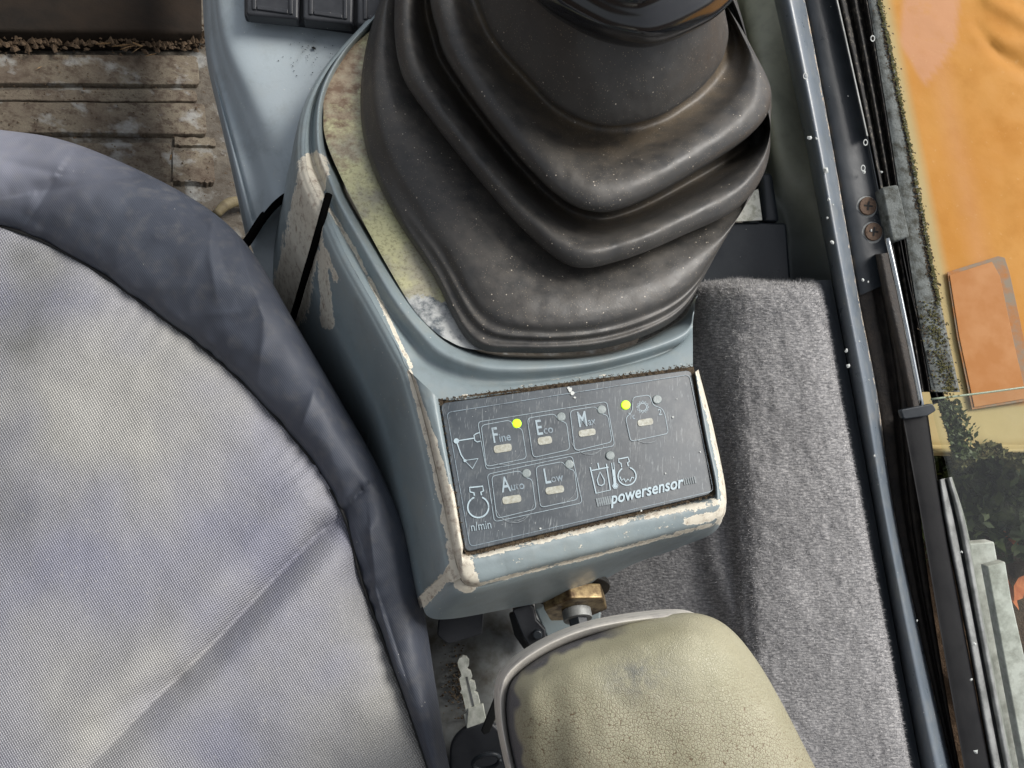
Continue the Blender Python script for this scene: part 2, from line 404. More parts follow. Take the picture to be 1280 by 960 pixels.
def m_orange():
    m = Mt('faded_orange_paint', .6, spec=.08)
    n1 = m.noise(5, 5, .6); n2 = m.noise(26, 6, .65); n3 = m.noise(170, 4)
    c = m.mix(m.ramp(n1, .35, .68), srgb(188, 130, 58), srgb(200, 148, 80))
    c = m.mix(m.math('MULTIPLY', m.ramp(n2, .5, .75), .25), c, srgb(150, 92, 40))
    c = m.mix(m.math('MULTIPLY', m.attr('pink'), m.ramp(n2, .2, .45)), c, srgb(196, 146, 112))
    c = m.mix(m.attr('dots'), c, srgb(190, 138, 96))
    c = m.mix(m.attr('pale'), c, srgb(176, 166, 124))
    c = m.mix(m.math('MULTIPLY', m.ramp(n3, .66, .72), .25), c, srgb(206, 170, 120))
    return m.done(c, m.ramp(n2, .3, .7, .5, .7), m.bump(n2, .15, .004))
M_orange = m_orange()
def m_glass():
    m = Mt('dusty_greenish_glass', .03); out = m.N['Material Output']
    gl = m.N.new('ShaderNodeBsdfPrincipled'); gl.inputs['Transmission Weight'].default_value = 1; gl.inputs['IOR'].default_value = 1.45
    gl.inputs['Base Color'].default_value = (.86, .93, .84, 1); gl.inputs['Roughness'].default_value = .02
    tr = m.N.new('ShaderNodeBsdfTransparent'); tr.inputs[0].default_value = (.965, .985, .955, 1)
    df = m.N.new('ShaderNodeBsdfDiffuse'); df.inputs[0].default_value = srgb(176, 180, 160)
    gs = m.N.new('ShaderNodeBsdfGlossy'); gs.inputs['Roughness'].default_value = .03
    a = m.N.new('ShaderNodeMixShader'); a.inputs[0].default_value = .04; m.L.new(tr.outputs[0], a.inputs[1]); m.L.new(gs.outputs[0], a.inputs[2])
    b = m.N.new('ShaderNodeMixShader'); n = m.ramp(m.noise(40, 6, .7), .5, .85, .0, .05); m.L.new(n, b.inputs[0]); m.L.new(a.outputs[0], b.inputs[1]); m.L.new(df.outputs[0], b.inputs[2])
    m.L.new(b.outputs[0], out.inputs[0]); m.N.remove(gl); return m.m
M_glass = m_glass()
def m_panel():
    m = Mt('scuffed_dark_membrane', .34, spec=.5)
    n1 = m.noise(30, 5, .6); n2 = m.noise(160, 5, .7)
    c = m.mix(m.ramp(n1, .35, .68), srgb(50, 58, 65), srgb(66, 74, 81))
    out = c; h = n2
    for k, (rx, sc) in enumerate((((.2, .5, .7), (1400, 90, 300)), ((.9, .1, 2.1), (1500, 100, 300)), ((.3, 1.2, 1.4), (1300, 80, 400)))):
        s = m.noise(1, 2, .5, m.map(sc, rx)); f = m.math('MULTIPLY', m.ramp(s, .64, .70), m.ramp(m.noise(70+20*k, 3), .42, .58))
        out = m.mix(m.math('MULTIPLY', f, .6), out, srgb(140, 146, 148))
    out = m.mix(m.math('MULTIPLY', m.ramp(n2, .52, .72), .22), out, srgb(120, 124, 122))
    out, f = specks(m, srgb(205, 208, 205), out, 330, .08, .60)
    return m.done(out, m.ramp(n1, .3, .7, .28, .45), m.bump(n2, .15, .0003))
M_panel = m_panel()
def m_print(name, col, lo=.36):
    m = Mt(name, .4); n = m.noise(260, 5, .7)
    return m.done(m.mix(m.ramp(n, lo, lo+.12), srgb(98, 106, 112), col), .4)
M_print = m_print('pale_screen_print', srgb(150, 166, 174), .32)
M_printw = m_print('white_screen_print', srgb(164, 182, 190), .30)
M_printx = m_print('rubbed_screen_print', srgb(128, 144, 154), .40)
M_hatch = m_print('grey_screen_print', srgb(118, 128, 132), .38)
M_pill = m_simple('clouded_window_plastic', srgb(172, 174, 164), srgb(140, 138, 122), .35, sc=500)
M_lampoff = m_simple('unlit_grey_lens', srgb(132, 142, 142), srgb(116, 126, 126), .3, sc=300)
def m_lit():
    m = Mt('lit_green_led', .3); m.b.inputs['Emission Color'].default_value = (.42, .90, .01, 1); m.b.inputs['Emission Strength'].default_value = .55
    return m.done(srgb(160, 205, 20))
M_lit = m_lit()
M_leaf = m_simple('dark_green_leaf', srgb(44, 58, 24), srgb(74, 86, 38), .6, sc=50)
M_moss = m_simple('green_moss', srgb(72, 72, 40), srgb(96, 92, 54), .95, sc=100)
M_deadleaf = m_simple('orange_dead_leaf', srgb(206, 120, 60), srgb(170, 84, 40), .7, sc=60)
def m_ground():
    m = Mt('dark_brown_soil', .95, spec=.2); n = m.noise(3, 8, .7); n2 = m.noise(40, 6, .7)
    return m.done(m.mix(m.ramp(n, .35, .65), srgb(62, 48, 38), srgb(96, 78, 60)), .95, m.bump(n2, 1, .02))
M_ground = m_ground()

# ------------------------------------------------------------------ ground and cab floor
g = mk('ground', [(-60, -60, -.9), (60, -60, -.9), (60, 60, -.9), (-60, 60, -.9)], [(0, 1, 2, 3)], M_ground, smooth=False, loc=(0, 0, -.9)); g['kind'] = 'structure'
def pz(px, py, z):
    p = W(px, py, depthz(px, py, z)); return p
fl = slab('floor', [(-700, -420), (1000, -420), (1130, 1900), (-900, 1900)], cz(0), .03, M_floor, bevel=0, loc=(0, 0, 0)); fl['kind'] = 'structure'
def rib(pts, h, seed):
    r = np.random.default_rng(seed); x0, y0, x1, y1, s0, c = pts; n = 14
    T = [(x0+(x1-x0)*k/n, y0+s0*k/n+r.normal(0, .6)) for k in range(n)]; Bm = [(x1-(x1-x0)*k/n, y1+s0-s0*k/n+r.normal(0, .6)) for k in range(1, n+1)]
    P = T+rpoly([(x1-14, y0+s0), (x1, y0+s0), (x1+3, y1+s0), (x1-14, y1+s0)], c)[6:18]+Bm
    return slab('plank', P, cz(h), h+.002, M_rib, fl, bevel=.0016, seg=2)
def rr(x0, y0, x1, y1, s0=0., c=6): return (x0, y0, x1, y1, s0, c)
rib(rr(-160, 66, 247, 102, 3), .009, 1)
rib(rr(-160, 110, 245, 124, 2), .006, 6)
rib(rr(-160, 125, 256, 163, 4), .010, 2)
rib(rr(-160, 178, 214, 235, 0), .007, 3)
rib(rr(216, 188, 266, 226, 2, 5), .010, 4)
rib(rr(218, 171, 268, 181, 1, 3), .006, 5)
bm_t = thing('dark_steel_beam', 'dark grimy steel beam above the muddy ribbed matting in the top left corner', 'beam', pz(100, 0, 0))
slab('beam_body', [(-250, -150), (250, -150), (253, 40), (-250, 33)], cz(.04), .04, M_beam, bm_t, bevel=.006)
# crumbs of soil along the beam
n = 900; t = rng.uniform(-20, 262, n); yy = 50+rng.normal(0, 6, n)+rng.uniform(0, 6, n)*(rng.random(n) > .7)
P0 = pz(t, yy, .014); P0[:, 2] += rng.uniform(0, .012, n); sz = rng.uniform(.002, .0065, n)
V, F = chips(P0, sz, seed=3, flat=.8)
n = 500; t = rng.uniform(0, 300, n); yy = rng.uniform(60, 290, n); P1 = pz(t, yy, .012); V2, F2 = chips(P1, rng.uniform(.0006, .002, n), seed=4, flat=.5)
b = len(V); V += V2; F += [tuple(i+b for i in f) for f in F2]
o = mk('soil_crumbs', V, F, M_earthdirt, smooth=False, loc=pz(100, 50, 0)); setp(o, kind='stuff', label='brown soil crumbs and grit on the ribbed matting', category='soil')
st = []
for k, (x, y, a, L) in enumerate([(150, 62, .5, 22), (165, 66, .9, 18), (140, 58, .2, 25), (178, 58, 2.5, 16), (120, 55, .1, 18), (213, 200, 1.5, 14), (45, 87, .8, 10), (182, 70, .4, 14), (172, 36, .5, 14)]):
    p = pz(x, y, .03); q = pz(x+math.cos(a)*L, y-math.sin(a)*L*.5, .026); st.append((p, q))
V = []; F = []
for p, q in st:
    w_ = np.array([.0012, .0006, .0012]); b = len(V); V += [p-w_, p+w_, q+w_, q-w_, (p+q)/2+np.array([0, 0, .0015])]; F += [(b, b+1, b+4), (b+1, b+2, b+4), (b+2, b+3, b+4), (b+3, b, b+4)]
o = mk('straw_bits', V, F, M_straw, smooth=False, loc=st[0][0]); setp(o, kind='stuff', label='bits of dry straw in the soil under the dark beam', category='straw')
M_rubberstick = m_simple('yellowed_stick', srgb(120, 110, 80), srgb(92, 82, 62), .7)
tw = thing('wood_stick', 'short yellowish broken stick on the floor beside the blue console', 'stick', pz(285, 262, 0))
tube('stick_body', [pz(270, 268, .02), pz(283, 256, .024), pz(297, 252, .02), pz(312, 256, .012)], [.006, .008, .0075, .006], M_rubberstick, tw, sub=5)

# ------------------------------------------------------------------ light blue front console with switches
fc = thing('front_console', 'light blue front console carrying a row of black rocker switches', 'console', W(340, 120, .9))
IFC = inv(1.50, -.0002, .0004, 340, 120)
Lf = [(250, -160), (254, -60), (256, 10), (261, 72), (274, 132), (291, 205), (309, 290), (318, 318)]
rows = []
for i, (x, y) in enumerate(Lf):
    s = max(0, min(1, (y-40)/220)); w_ = 12+34*s   # width of the rolled left shoulder
    rr_ = [(x-2, y+6, -.62), (x-1, y+2, -.25), (x+1, y, -.09), (x+3, y-1, -.05)]
    rr_ += [(x+w_*.55, y-4, -.03-.01*s), (x+w_*1.0, y-8, -.002), (x+w_*1.5+10, y-12, .03), (x+110, y-14, .03), (x+190, y-16, .02), (x+300, y-16, 0)]
    rows.append(rr_)
rows = rows[:6]+[[(307, 296, -.62), (308, 293, -.25), (310, 290, -.09), (313, 287, -.05), (328, 268, -.03), (345, 249, 0), (366, 238, 0), (420, 233, 0), (500, 230, 0), (610, 228, 0)]]
def seamgap(X, Y, U, V, P):
    d, al, sg = pdist(X, Y, [(262, 75), (276, 122), (296, 195), (318, 277)])
    return .006*np.exp(-(d/1.6)**2)*(Y > 70)
patch('fascia', rows, 14, 14, M_front, fc, invd=IFC, disp=seamgap, attrs={'wear': lambda X, Y: np.zeros_like(X)})
# lower cover under the black gap
Lg = [(306, 300), (328, 270), (345, 250), (366, 240), (420, 236)]
rows = []
for k, off in enumerate([(-1, -2, -.12), (3, 3, -.05), (8, 8, -.03), (14, 50, -.04), (20, 260, -.06)]):
    rows.append([(x+off[0]*(1 if i < 3 else .3), y+off[1], off[2]) for i, (x, y) in enumerate(Lg)])
patch('lower_cover', rows, 8, 10, M_front, fc, invd=lambda X, Y: IFC(X, Y)-.07, attrs={'wear': lambda X, Y: np.zeros_like(X)})
tube('gap_shade', [W(x, y, 1/(IFC(x, y)-.035)) for x, y in [(304, 308), (312, 298), (329, 272), (346, 253), (366, 242), (400, 236)]], .0036, M_void, fc)  # black tube in place of the shade down an open gap
# switch tray
sw = slab('switch_tray', [(303, -160), (480, -150), (480, 35), (447, 32), (305, 20)], cd(lambda x, y: IFC(x, y)+.05), .02, M_blackplastic, fc, bevel=.002)
for i, (x0, x1) in enumerate([(307, 374), (378, 442), (446, 508)]):
    yb = lambda x: 17+(x-305)*.088
    s_ = slab('rocker_switch', [(x0, -70), (x1, -66), (x1-1, yb(x1)), (x0, yb(x0))], cd(lambda x, y: IFC(x, y)+.085), .012, M_blackplastic, sw, bevel=.0025)
    # raised rim of the rocker: a frame of four bars read as a recessed window
    for q in ([(x0+8, -60), (x0+13, -60), (x0+13, yb(x0)-6), (x0+8, yb(x0)-6)], [(x1-13, -60), (x1-8, -60), (x1-8, yb(x1)-6), (x1-13, yb(x1)-6)], [(x0+14, yb(x0)-11), (x1-14, yb(x1)-12), (x1-14, yb(x1)-6.5), (x0+14, yb(x0)-6)]):
        slab('switch_rim', q, cd(lambda x, y: IFC(x, y)+.089), .004, M_blackplastic, sw, bevel=.0008)
V = []; F = []; r_ = np.random.default_rng(5)
for k in range(60):
    x, y = (392+r_.normal(0, 22), 72+r_.normal(0, 14)) if k > 3 else (392, 60); s_ = r_.uniform(.0002, .0007) if k > 3 else .0020
    p = W(x, y, 1/(IFC(x, y)+.033)); b = len(V); V += [p+np.array([s_, 0, 0]), p+np.array([0, s_, 0]), p-np.array([s_, 0, 0]), p-np.array([0, s_, 0]), p+np.array([0, 0, s_*.6])]; F += [(b, b+1, b+4), (b+1, b+2, b+4), (b+2, b+3, b+4), (b+3, b, b+4)]
setp(mk('grease_specks', V, F, M_black, fc, smooth=False), kind='stuff')

# ------------------------------------------------------------------ control console
cc = thing('control_console', 'chipped grey-blue control console with a dark keypad, under the black rubber boot', 'console', pz(700, 560, .05))
# station points round the gear boot: gap, crest, valley, edge
S = [[(482, 18), (476, 13), (469, 17), (467, 20), (465, 24)],
     [(434, 74), (427, 68), (419, 74), (416, 78), (413, 83)],
     [(408, 128), (401, 122), (394, 128), (390, 134), (386, 141)],
     [(408, 185), (399, 184), (390, 190), (386, 196), (382, 204)],
     [(425, 226), (415, 229), (406, 236), (402, 240), (398, 246)],
     [(434, 248), (425, 253), (416, 260), (412, 264), (408, 268)],
     [(461, 294), (452, 301), (441, 310), (437, 314), (433, 319)],
     [(504, 361), (492, 369), (481, 379), (477, 383), (472, 388)],
     [(538, 402), (526, 413), (514, 425), (507, 430), (498, 436)],
     [(575, 432), (562, 443), (545, 457), (530, 461), (512, 464)],
     [(640, 447), (628, 459), (612, 476), (590, 485), (552, 499)],
     [(760, 442), (745, 452), (730, 467), (690, 476), (640, 490.5)],
     [(845, 405), (850, 420), (840, 436), (800, 455), (760, 475)],
     [(870, 372), (868, 388), (866, 405), (866, 428), (866, 460.5)]]
offs = [-.06, .030, -.028, -.010, 0.0]
rows = [[(-40, 0)]*0]
G = []
for st_ in S:
    row = [(st_[0][0]+3, st_[0][1]-3, -.30)]
    for (x, y), o_ in zip(st_, offs): row.append((x, y, o_))
    row[2] = (row[2][0], row[2][1], .02)
    G.append(row)
WEARL = [([(409, 256), (445, 316), (477, 380), (500, 430), (514, 458)], 5, 5, .62), ([(512, 464), (532, 530), (552, 600), (566, 650), (582, 725)], 5, 24, .78),
         ([(872, 465), (893, 545), (906, 625), (898, 652)], 9, 9, .60), ([(588, 698), (700, 670), (800, 646), (895, 628)], 7, 12, .56), ([(592, 712), (700, 688), (800, 664), (885, 642)], 13, 16, .37), ([(592, 732), (745, 694), (890, 656)], 5, 6, .56), ([(548, 500), (700, 474), (866, 458)], 4, 4, .42),
         ([(572, 705), (545, 735), (520, 760)], 13, 13, .70), ([(860, 652), (905, 642)], 12, 12, .62), ([(392, 210), (378, 300), (358, 390)], 26, 34, .95), ([(402, 320), (410, 405)], 10, 14, .75), ([(420, 350), (400, 300)], 7, 9, .6)]
def wear(X, Y):
    w_ = np.zeros_like(X)
    for pl, r0, r1, amp in WEARL:
        d, al, sg = pdist(X, Y, pl); R = r0+(r1-r0)*al
        w_ = np.maximum(w_, amp*np.clip(1.25-d/R, 0, 1))
    return w_
def deckdisp(X, Y, U, V, P): return .0004*fbm(P, 60)
patch('deck', G, 14, 5, M_console, cc, invd=IC, disp=deckdisp, attrs={'wear': wear})
# left edge strip forward of the black seam, and side wall behind it
down = np.array([0, 0, -1.0]); WALLPTS = []
def wall(name, E, invf, drops, mat, parent, nu=12, lean=None):
    """vertical wall hanging from an edge line; drops = list of (depth below edge, outward shift vector length)"""
    E = np.array(E, float); Ec = cr(E, nu); P = W(Ec[:, 0], Ec[:, 1], 1/(invf(Ec[:, 0], Ec[:, 1])+Ec[:, 2]))
    n = len(P); T = np.gradient(P, axis=0); N_ = np.cross(T, down); N_ /= np.linalg.norm(N_, axis=1)[:, None]
    if (N_[n//2]).dot(CAMPOS-P[n//2]) < 0: N_ = -N_
    D = np.array(drops); D = cr(D, 8)
    lk = np.interp(np.arange(n)/nu, np.arange(len(E)), lean)[:, None]
    V = np.concatenate([P+N_*(o_*(lk if o_ < 0 else 1))+down*d_ for d_, o_ in D]); c = (V-CAMPOS) @ M.T
    X = 640-c[:, 0]/c[:, 2]*FPX; Y = 480+c[:, 1]/c[:, 2]*FPX
    WALLPTS.append(np.stack([X, Y, -c[:, 2]], 1))
    return mk(name, V, gridF(len(D), n), mat, parent, attrs={'wear': wear(X, Y)})
wall('side_wall', [(465, 24, 0), (413, 83, 0), (386, 141, 0), (383, 204, 0), (398, 246, 0), (410, 268, 0), (433, 319, 0), (472, 388, 0), (498, 436, 0), (512, 464, 0), (530, 525, .0), (552, 620, .0), (569, 700, 0), (577, 722, 0)], lambda X, Y: np.where(np.asarray(Y) < 464, IC(X, Y), IPN(X, Y)-.026), [(0, 0), (.003, .003), (.012, .005), (.05, .002), (.1, -.004), (.35, -.05)], M_console, cc, lean=[.4, .4, .4, .4, .4, .5, .9, 1.3, 1.5, 1.5, 1.4, 1.2, 1, 1])
# black tube for the shade in the seam, laid over one side wall
pA = W(405, 250, 1/(IC(405, 250)-.02)); pB = pA+down*.30
wp = np.concatenate(WALLPTS)
def wdepth(x, y):
    k = np.argsort(np.hypot(wp[:, 0]-x, wp[:, 1]-y))[:8]; return wp[k, 2].min()
sl = [W(x, y, wdepth(x, y)-.0015) for x, y in [(411, 243), (403, 272), (395, 300), (387, 327), (379, 354), (371, 381), (362, 410)]]
tube('seam_gap', sl, .0026, M_void, cc)
# bezel round the keypad
Bz = [[(550, 500), (512, 464)], [(558, 552), (530, 525)], [(570, 622), (552, 620)], [(579, 678), (569, 700)], [(585, 692), (590, 733)], [(660, 675), (668, 713)], [(737, 656), (745, 694)], [(815, 638), (822, 674)], [(884, 622), (890, 656)], [(893, 610), (908, 628)], [(879, 540), (894, 545)], [(868, 466), (873, 462)]]
G = []
IBZ = lambda X, Y: IPN(X, Y)
for i, (a, b_) in enumerate(Bz):
    ax, ay = a; bx, by = b_
    l = lambda t: (ax+(bx-ax)*t, ay+(by-ay)*t)
    e0 = 0 if i == 0 else 0
    k = {0: (.0, .0), 11: (0, 0)}.get(i, (.0, .0))
    G.append([(*l(-.12), -.10), (*l(0.02), -.02), (*l(.18), .012), (*l(.55), .008), (*l(.85), -.006), (*l(1.), -.035)])
patch('bezel', G, 16, 6, M_console, cc, invd=IBZ, disp=deckdisp, attrs={'wear': wear})
# rear wall sloping under the keypad, ending at the underside
top = [(567, 708), (590, 733), (668, 713), (745, 694), (822, 674), (890, 656), (908, 628), (896, 545), (875, 462)]
low = [(524, 746), (545, 774), (640, 760), (720, 742), (790, 706), (850, 684), (902, 652), (896, 560), (876, 470)]
G = [[], [], [], [], []]
for i, ((x, y), (x2, y2)) in enumerate(zip(top, low)):
    q_ = [.45, .65, .9, 1, 1, 1, .7, .7, .7][i]
    for k, (t, o_) in enumerate([(0, -.035), (.12, -.05), (.3, -.09), (.7, -.22), (1, -.32)]):
        G[k].append((x+(x2-x)*t, y+(y2-y)*t, -.035+(o_+.035)*q_))
def IBK(X, Y): return IPN(X, Y)
patch('rear_wall', G, 8, 16, M_console, cc, invd=IBK, attrs={'wear': wear})
# underside closing plate
def low_d(x, y, o_): return W(x, y, 1/(IPN(x, y)+o_))
und = [low_d(x, y, -.035-.285*q_) for (x, y), q_ in zip(low[:7], [.45, .65, .9, 1, 1, 1, .7])]; cen = low_d(740, 640, -.32)
mk('underside', und+[cen], [(i, i+1, len(und)) for i in range(len(und)-1)], M_darkplate, cc, smooth=False)
# recessed bed of dirt under the keypad edge
def PP(px, py, lift=0.):
    return W(px, py, 1/IPN(px, py))+PN*lift
PN = np.cross(W(866, 461, 1/IPN(866, 461))-W(550, 503, 1/IPN(550, 503)), W(582, 690, 1/IPN(582, 690))-W(550, 503, 1/IPN(550, 503))); PN /= np.linalg.norm(PN)
if PN.dot(CAMPOS-W(700, 570, .5)) < 0: PN = -PN
slab('recess_bed', [(549, 498.5), (867, 458), (897, 617), (584, 699)], cd(IPN, .0028), .002, M_soot, cc, bevel=0)
# crumbs in the groove
def line_pts(pl, n, j): 
    q = cr(np.array(pl, float), 20); i = rng.integers(0, len(q), n); return q[i]+rng.normal(0, j, (n, 2))
q = np.vstack([line_pts([(552, 500), (700, 480), (862, 457)], 700, 1.6), line_pts([(586, 693), (740, 657), (890, 620)], 500, 1.1), line_pts([(870, 470), (893, 610)], 150, 1.0), line_pts([(550, 505), (582, 690)], 150, 1.)])
V, F = chips([PP(x, y, -.0002) for x, y in q], rng.uniform(.0003, .0007, len(q)), seed=9, flat=.7)
setp(mk('groove_dirt', V, F, M_soot, cc, smooth=False), kind='stuff')

# keypad -------------------------------------------------------------------
kp = slab('keypad', rpoly([(550.5, 504), (864, 462), (890.5, 617), (582, 690)], 8), cd(IPN), .003, M_panel, cc, bevel=.0005)
Q = lambda X, Y: (540+X*.296875, 450+Y*.296875)
def ribbon_pts(pl, w, lift, closed=False):
    P = np.array(pl, float); n = len(P); V = []; F = []
    for i in range(n):
        a = P[(i-1) % n] if closed or i > 0 else P[i]; b_ = P[(i+1) % n] if closed or i < n-1 else P[i]
        t = b_-a; t = t/(np.linalg.norm(t)+1e-9); nn = np.array([-t[1], t[0]])*w/2
        V += [PP(*(P[i]+nn), lift), PP(*(P[i]-nn), lift)]
    m = n if closed else n-1
    for i in range(m):
        a, b_ = 2*i, 2*((i+1) % n); F.append((a, a+1, b_+1, b_))
    return V, F
def ribbons(name, lst, mat, parent=kp, lift=.0005):
    V = []; F = []
    for j, (pl, w, cl) in enumerate(lst):
        v, f = ribbon_pts(pl, w, lift+.00004*j, cl); b_ = len(V); V += v; F += [tuple(i+b_ for i in q) for q in f]
    return mk(name, V, F, mat, parent, smooth=False)
def circ(X, Y, r, n=28, a0=0, a1=360):
    return [Q(X+r*math.cos(math.radians(a)), Y+r*math.sin(math.radians(a))) for a in np.linspace(a0, a1, n)]
ribbons('border_line', [(rpoly([Q(62, 222), Q(1083, 62), Q(1184, 552), Q(160, 786)], 6), .75, True)], M_printx)
ribbons('group_outline', [(rpoly([Q(192, 262), Q(735, 176), Q(768, 362), Q(228, 462)], 5), .7, True), (rpoly([Q(232, 482), Q(590, 405), Q(632, 602), Q(262, 682)], 5), .7, True)], M_print)
def keyshape(c, lamp):
    """c = four corners TL, TR, BR, BL (crop units) with a round notch for the lamp at the top right"""
    TL, TR, BR, BL = [np.array(v, float) for v in c]; L = np.array(lamp, float)
    ex = (TR-TL)/np.linalg.norm(TR-TL); ey = (BR-TR)/np.linalg.norm(BR-TR)
    a = TR-ex*46; b_ = TR+ey*46
    pts = rpoly([Q(*TL), Q(*a), Q(*(a+ex*12+ey*26)), Q(*(b_-ex*24-ey*12)), Q(*b_), Q(*BR), Q(*BL)], 5.5)
    return pts
KEYS = [((206, 276), (372, 246), (398, 415), (228, 450), (357, 268)), ((400, 246), (560, 220), (580, 378), (425, 412), (543, 240)), ((580, 214), (733, 190), (757, 346), (600, 384), (713, 210)),
        ((250, 490), (415, 458), (437, 628), (272, 668), (397, 478)), ((436, 450), (594, 420), (614, 588), (456, 622), (577, 440))]
for k in KEYS:
    pts = keyshape(k[:4], k[4])
    o = slab('key', pts, cd(IPN), .0006, M_panel, kp, bevel=.0002, lift=.00035)
    ribbons('key_outline', [(pts, .75, True)], M_print, lift=.00062)
gk = rpoly([Q(845, 158), Q(915, 148), Q(930, 192), Q(968, 205), Q(980, 232), Q(994, 310), Q(836, 344), Q(814, 245), Q(842, 218)], 4.5)
slab('key', gk, cd(IPN), .0006, M_panel, kp, bevel=.0002, lift=.00035); ribbons('key_outline', [(gk, .75, True)], M_print, lift=.00062)
for (X, Y, w_, h_) in [(297, 373, 76, 32), (474, 340, 60, 32), (652, 307, 72, 28), (335, 588, 80, 32), (516, 548, 78, 30), (897, 263, 66, 28)]:
    a = -.155; u = np.array([math.cos(a), math.sin(a)]); v = np.array([.16, 1.]); v /= np.linalg.norm(v)
    cs = [np.array([X, Y])+u*sx*w_/2+v*sy*h_/2 for sx, sy in ((-1, -1), (1, -1), (1, 1), (-1, 1))]
    slab('key_window', rpoly([Q(*c_) for c_ in cs], 4.0), cd(IPN), .0005, M_pill, kp, bevel=.0001, lift=.00075)
for (X, Y, lit) in [(357, 268, 1), (543, 240, 0), (713, 210, 0), (397, 478, 0), (577, 440, 0), (815, 190, 1), (947, 167, 0), (749, 403, 0)]:
    o = slab('indicator_lamp', circ(X, Y, 19.5, 21)[:-1], cd(IPN), .0012, M_lit if lit else M_lampoff, kp, bevel=.0009, lift=.0009)
    if lit: o['label'] = 'lit yellow-green indicator lamp'
# symbols
ribbons('engine_symbol', [([Q(*p) for p in [(178, 572), (176, 560), (160, 556), (157, 538), (213, 532), (216, 552), (205, 557), (208, 570)]], 1.7, False), (circ(194, 620, 44, 34, -68, 248), 1.9, False)], M_printw)
ribbons('digger_arm_symbol', [([Q(102, 342), Q(176, 330)], 1.4, False), ([Q(200, 306), Q(184, 312), Q(176, 318), Q(180, 340), Q(190, 346), Q(204, 342)], 1.2, False), ([Q(102, 342), Q(122, 400), Q(140, 428)], 1.4, False), ([Q(137, 424), Q(193, 416), Q(170, 458)], 1.3, True), (circ(102, 342, 6, 12), 3.2, True), (circ(138, 425, 3, 10), 2, True)], M_printw)
ribbons('tank_symbol', [([Q(665, 452), Q(690, 562), Q(750, 548), Q(733, 438)], 1.5, False), ([Q(672, 466), Q(742, 452)], 1.4, False), ([Q(697, 434), Q(702, 458)], 1.4, False), ([Q(706, 472), Q(694, 506), Q(700, 526), Q(712, 530), Q(724, 522), Q(724, 504)], 1.2, True)], M_printw)
ribbons('thermometer_symbol', [([Q(755, 434), Q(765, 520), Q(759, 532), Q(766, 542), Q(777, 540), Q(782, 528), Q(773, 518), Q(764, 432)], 1.0, True), ([Q(761, 462), Q(770, 530)], 2.6, False), (circ(770, 531, 4, 12), 2.4, True)], M_printw)
ribbons('coolant_symbol', [([Q(797, 452), Q(795, 436), Q(786, 432), Q(784, 418), Q(824, 410), Q(830, 428), Q(822, 434), Q(826, 448)], 1.4, False), (circ(820, 490, 38, 32, -72, 238), 1.5, False), ([Q(790, 492), Q(797, 508), Q(807, 500), Q(814, 514), Q(824, 502), Q(832, 512), Q(840, 494), Q(850, 498)], 1.3, False)], M_printw)
gear = []
for i in range(24):
    a = 2*math.pi*i/24; r_ = 26 if (i//1) % 2 == 0 else 19
    gear.append(Q(886+r_*math.cos(a), 199+r_*math.sin(a)))
ribbons('gear_symbol', [(circ(886, 199, 16, 24), .9, True), (gear, .9, True)], M_print)
ribbons('hare_symbol', [([Q(826, 224), Q(838, 232), Q(834, 250)], 1.3, False), ([Q(852, 232), Q(844, 238), Q(846, 248), Q(854, 247)], 1.2, False)], M_printx)
ribbons('hatched_bar', [([Q(x, 584-(x-690)*.19), Q(x+8, 618-(x-690)*.19)], 2.2, False) for x in range(692, 748, 9)], M_hatch)
ribbons('hatched_bar', [([Q(x, 500-(x-1055)*.19), Q(x+6, 528-(x-1055)*.19)], 1.5, False) for x in range(1058, 1106, 9)], M_hatch)
def text(body, X, Y, size, mat, shear=0., ang=-.15, bold=0., xs=1., parent=kp):
    cu = bpy.data.curves.new('t', 'FONT'); cu.body = body; cu.size = 1; cu.shear = shear; cu.offset = bold; cu.resolution_u = 3
    to = bpy.data.objects.new('t', cu); COL.objects.link(to)
    dg = bpy.context.evaluated_depsgraph_get(); me = to.evaluated_get(dg).to_mesh()
    vs = np.array([v.co[:2] for v in me.vertices]); fs = [tuple(p.vertices) for p in me.polygons]
    to.evaluated_get(dg).to_mesh_clear(); bpy.data.objects.remove(to); bpy.data.curves.remove(cu)
    u = np.array([math.cos(ang), math.sin(ang)])*size*xs; v = np.array([-.17, -1.0]); v = v/np.linalg.norm(v)*size
    pts = np.array([X, Y])+vs[:, :1]*u+vs[:, 1:]*v
    V = [PP(*Q(*p), .0007) for p in pts]
    return mk('lettering', V, fs, mat, parent, smooth=False)
text('F', 256, 350, 92, M_print, xs=.62, bold=.012); text('ine', 283, 346, 50, M_printx, xs=.85, bold=.012)
text('E', 440, 318, 92, M_print, xs=.62, bold=.012); text('co', 470, 313, 50, M_printx, xs=.85, bold=.012)
text('M', 616, 284, 92, M_print, xs=.58, bold=.012); text('ax', 657, 277, 48, M_printx, xs=.72, bold=.012)
text('A', 295, 558, 92, M_print, xs=.62, bold=.012); text('uto', 332, 551, 50, M_printx, xs=.85, bold=.012)
text('L', 474, 522, 92, M_print, xs=.62, bold=.012); text('ow', 502, 517, 50, M_printx, xs=.8, bold=.012)
text('n/min', 164, 722, 52, M_print, xs=.76); text('2', 951, 234, 36, M_print)
def arc(X, Y, rx, ry, a0, a1): return [Q(X+rx*math.cos(math.radians(a))+random.uniform(-1, 1), Y+ry*math.sin(math.radians(a))+random.uniform(-1, 1)) for a in np.linspace(a0, a1, 16)]
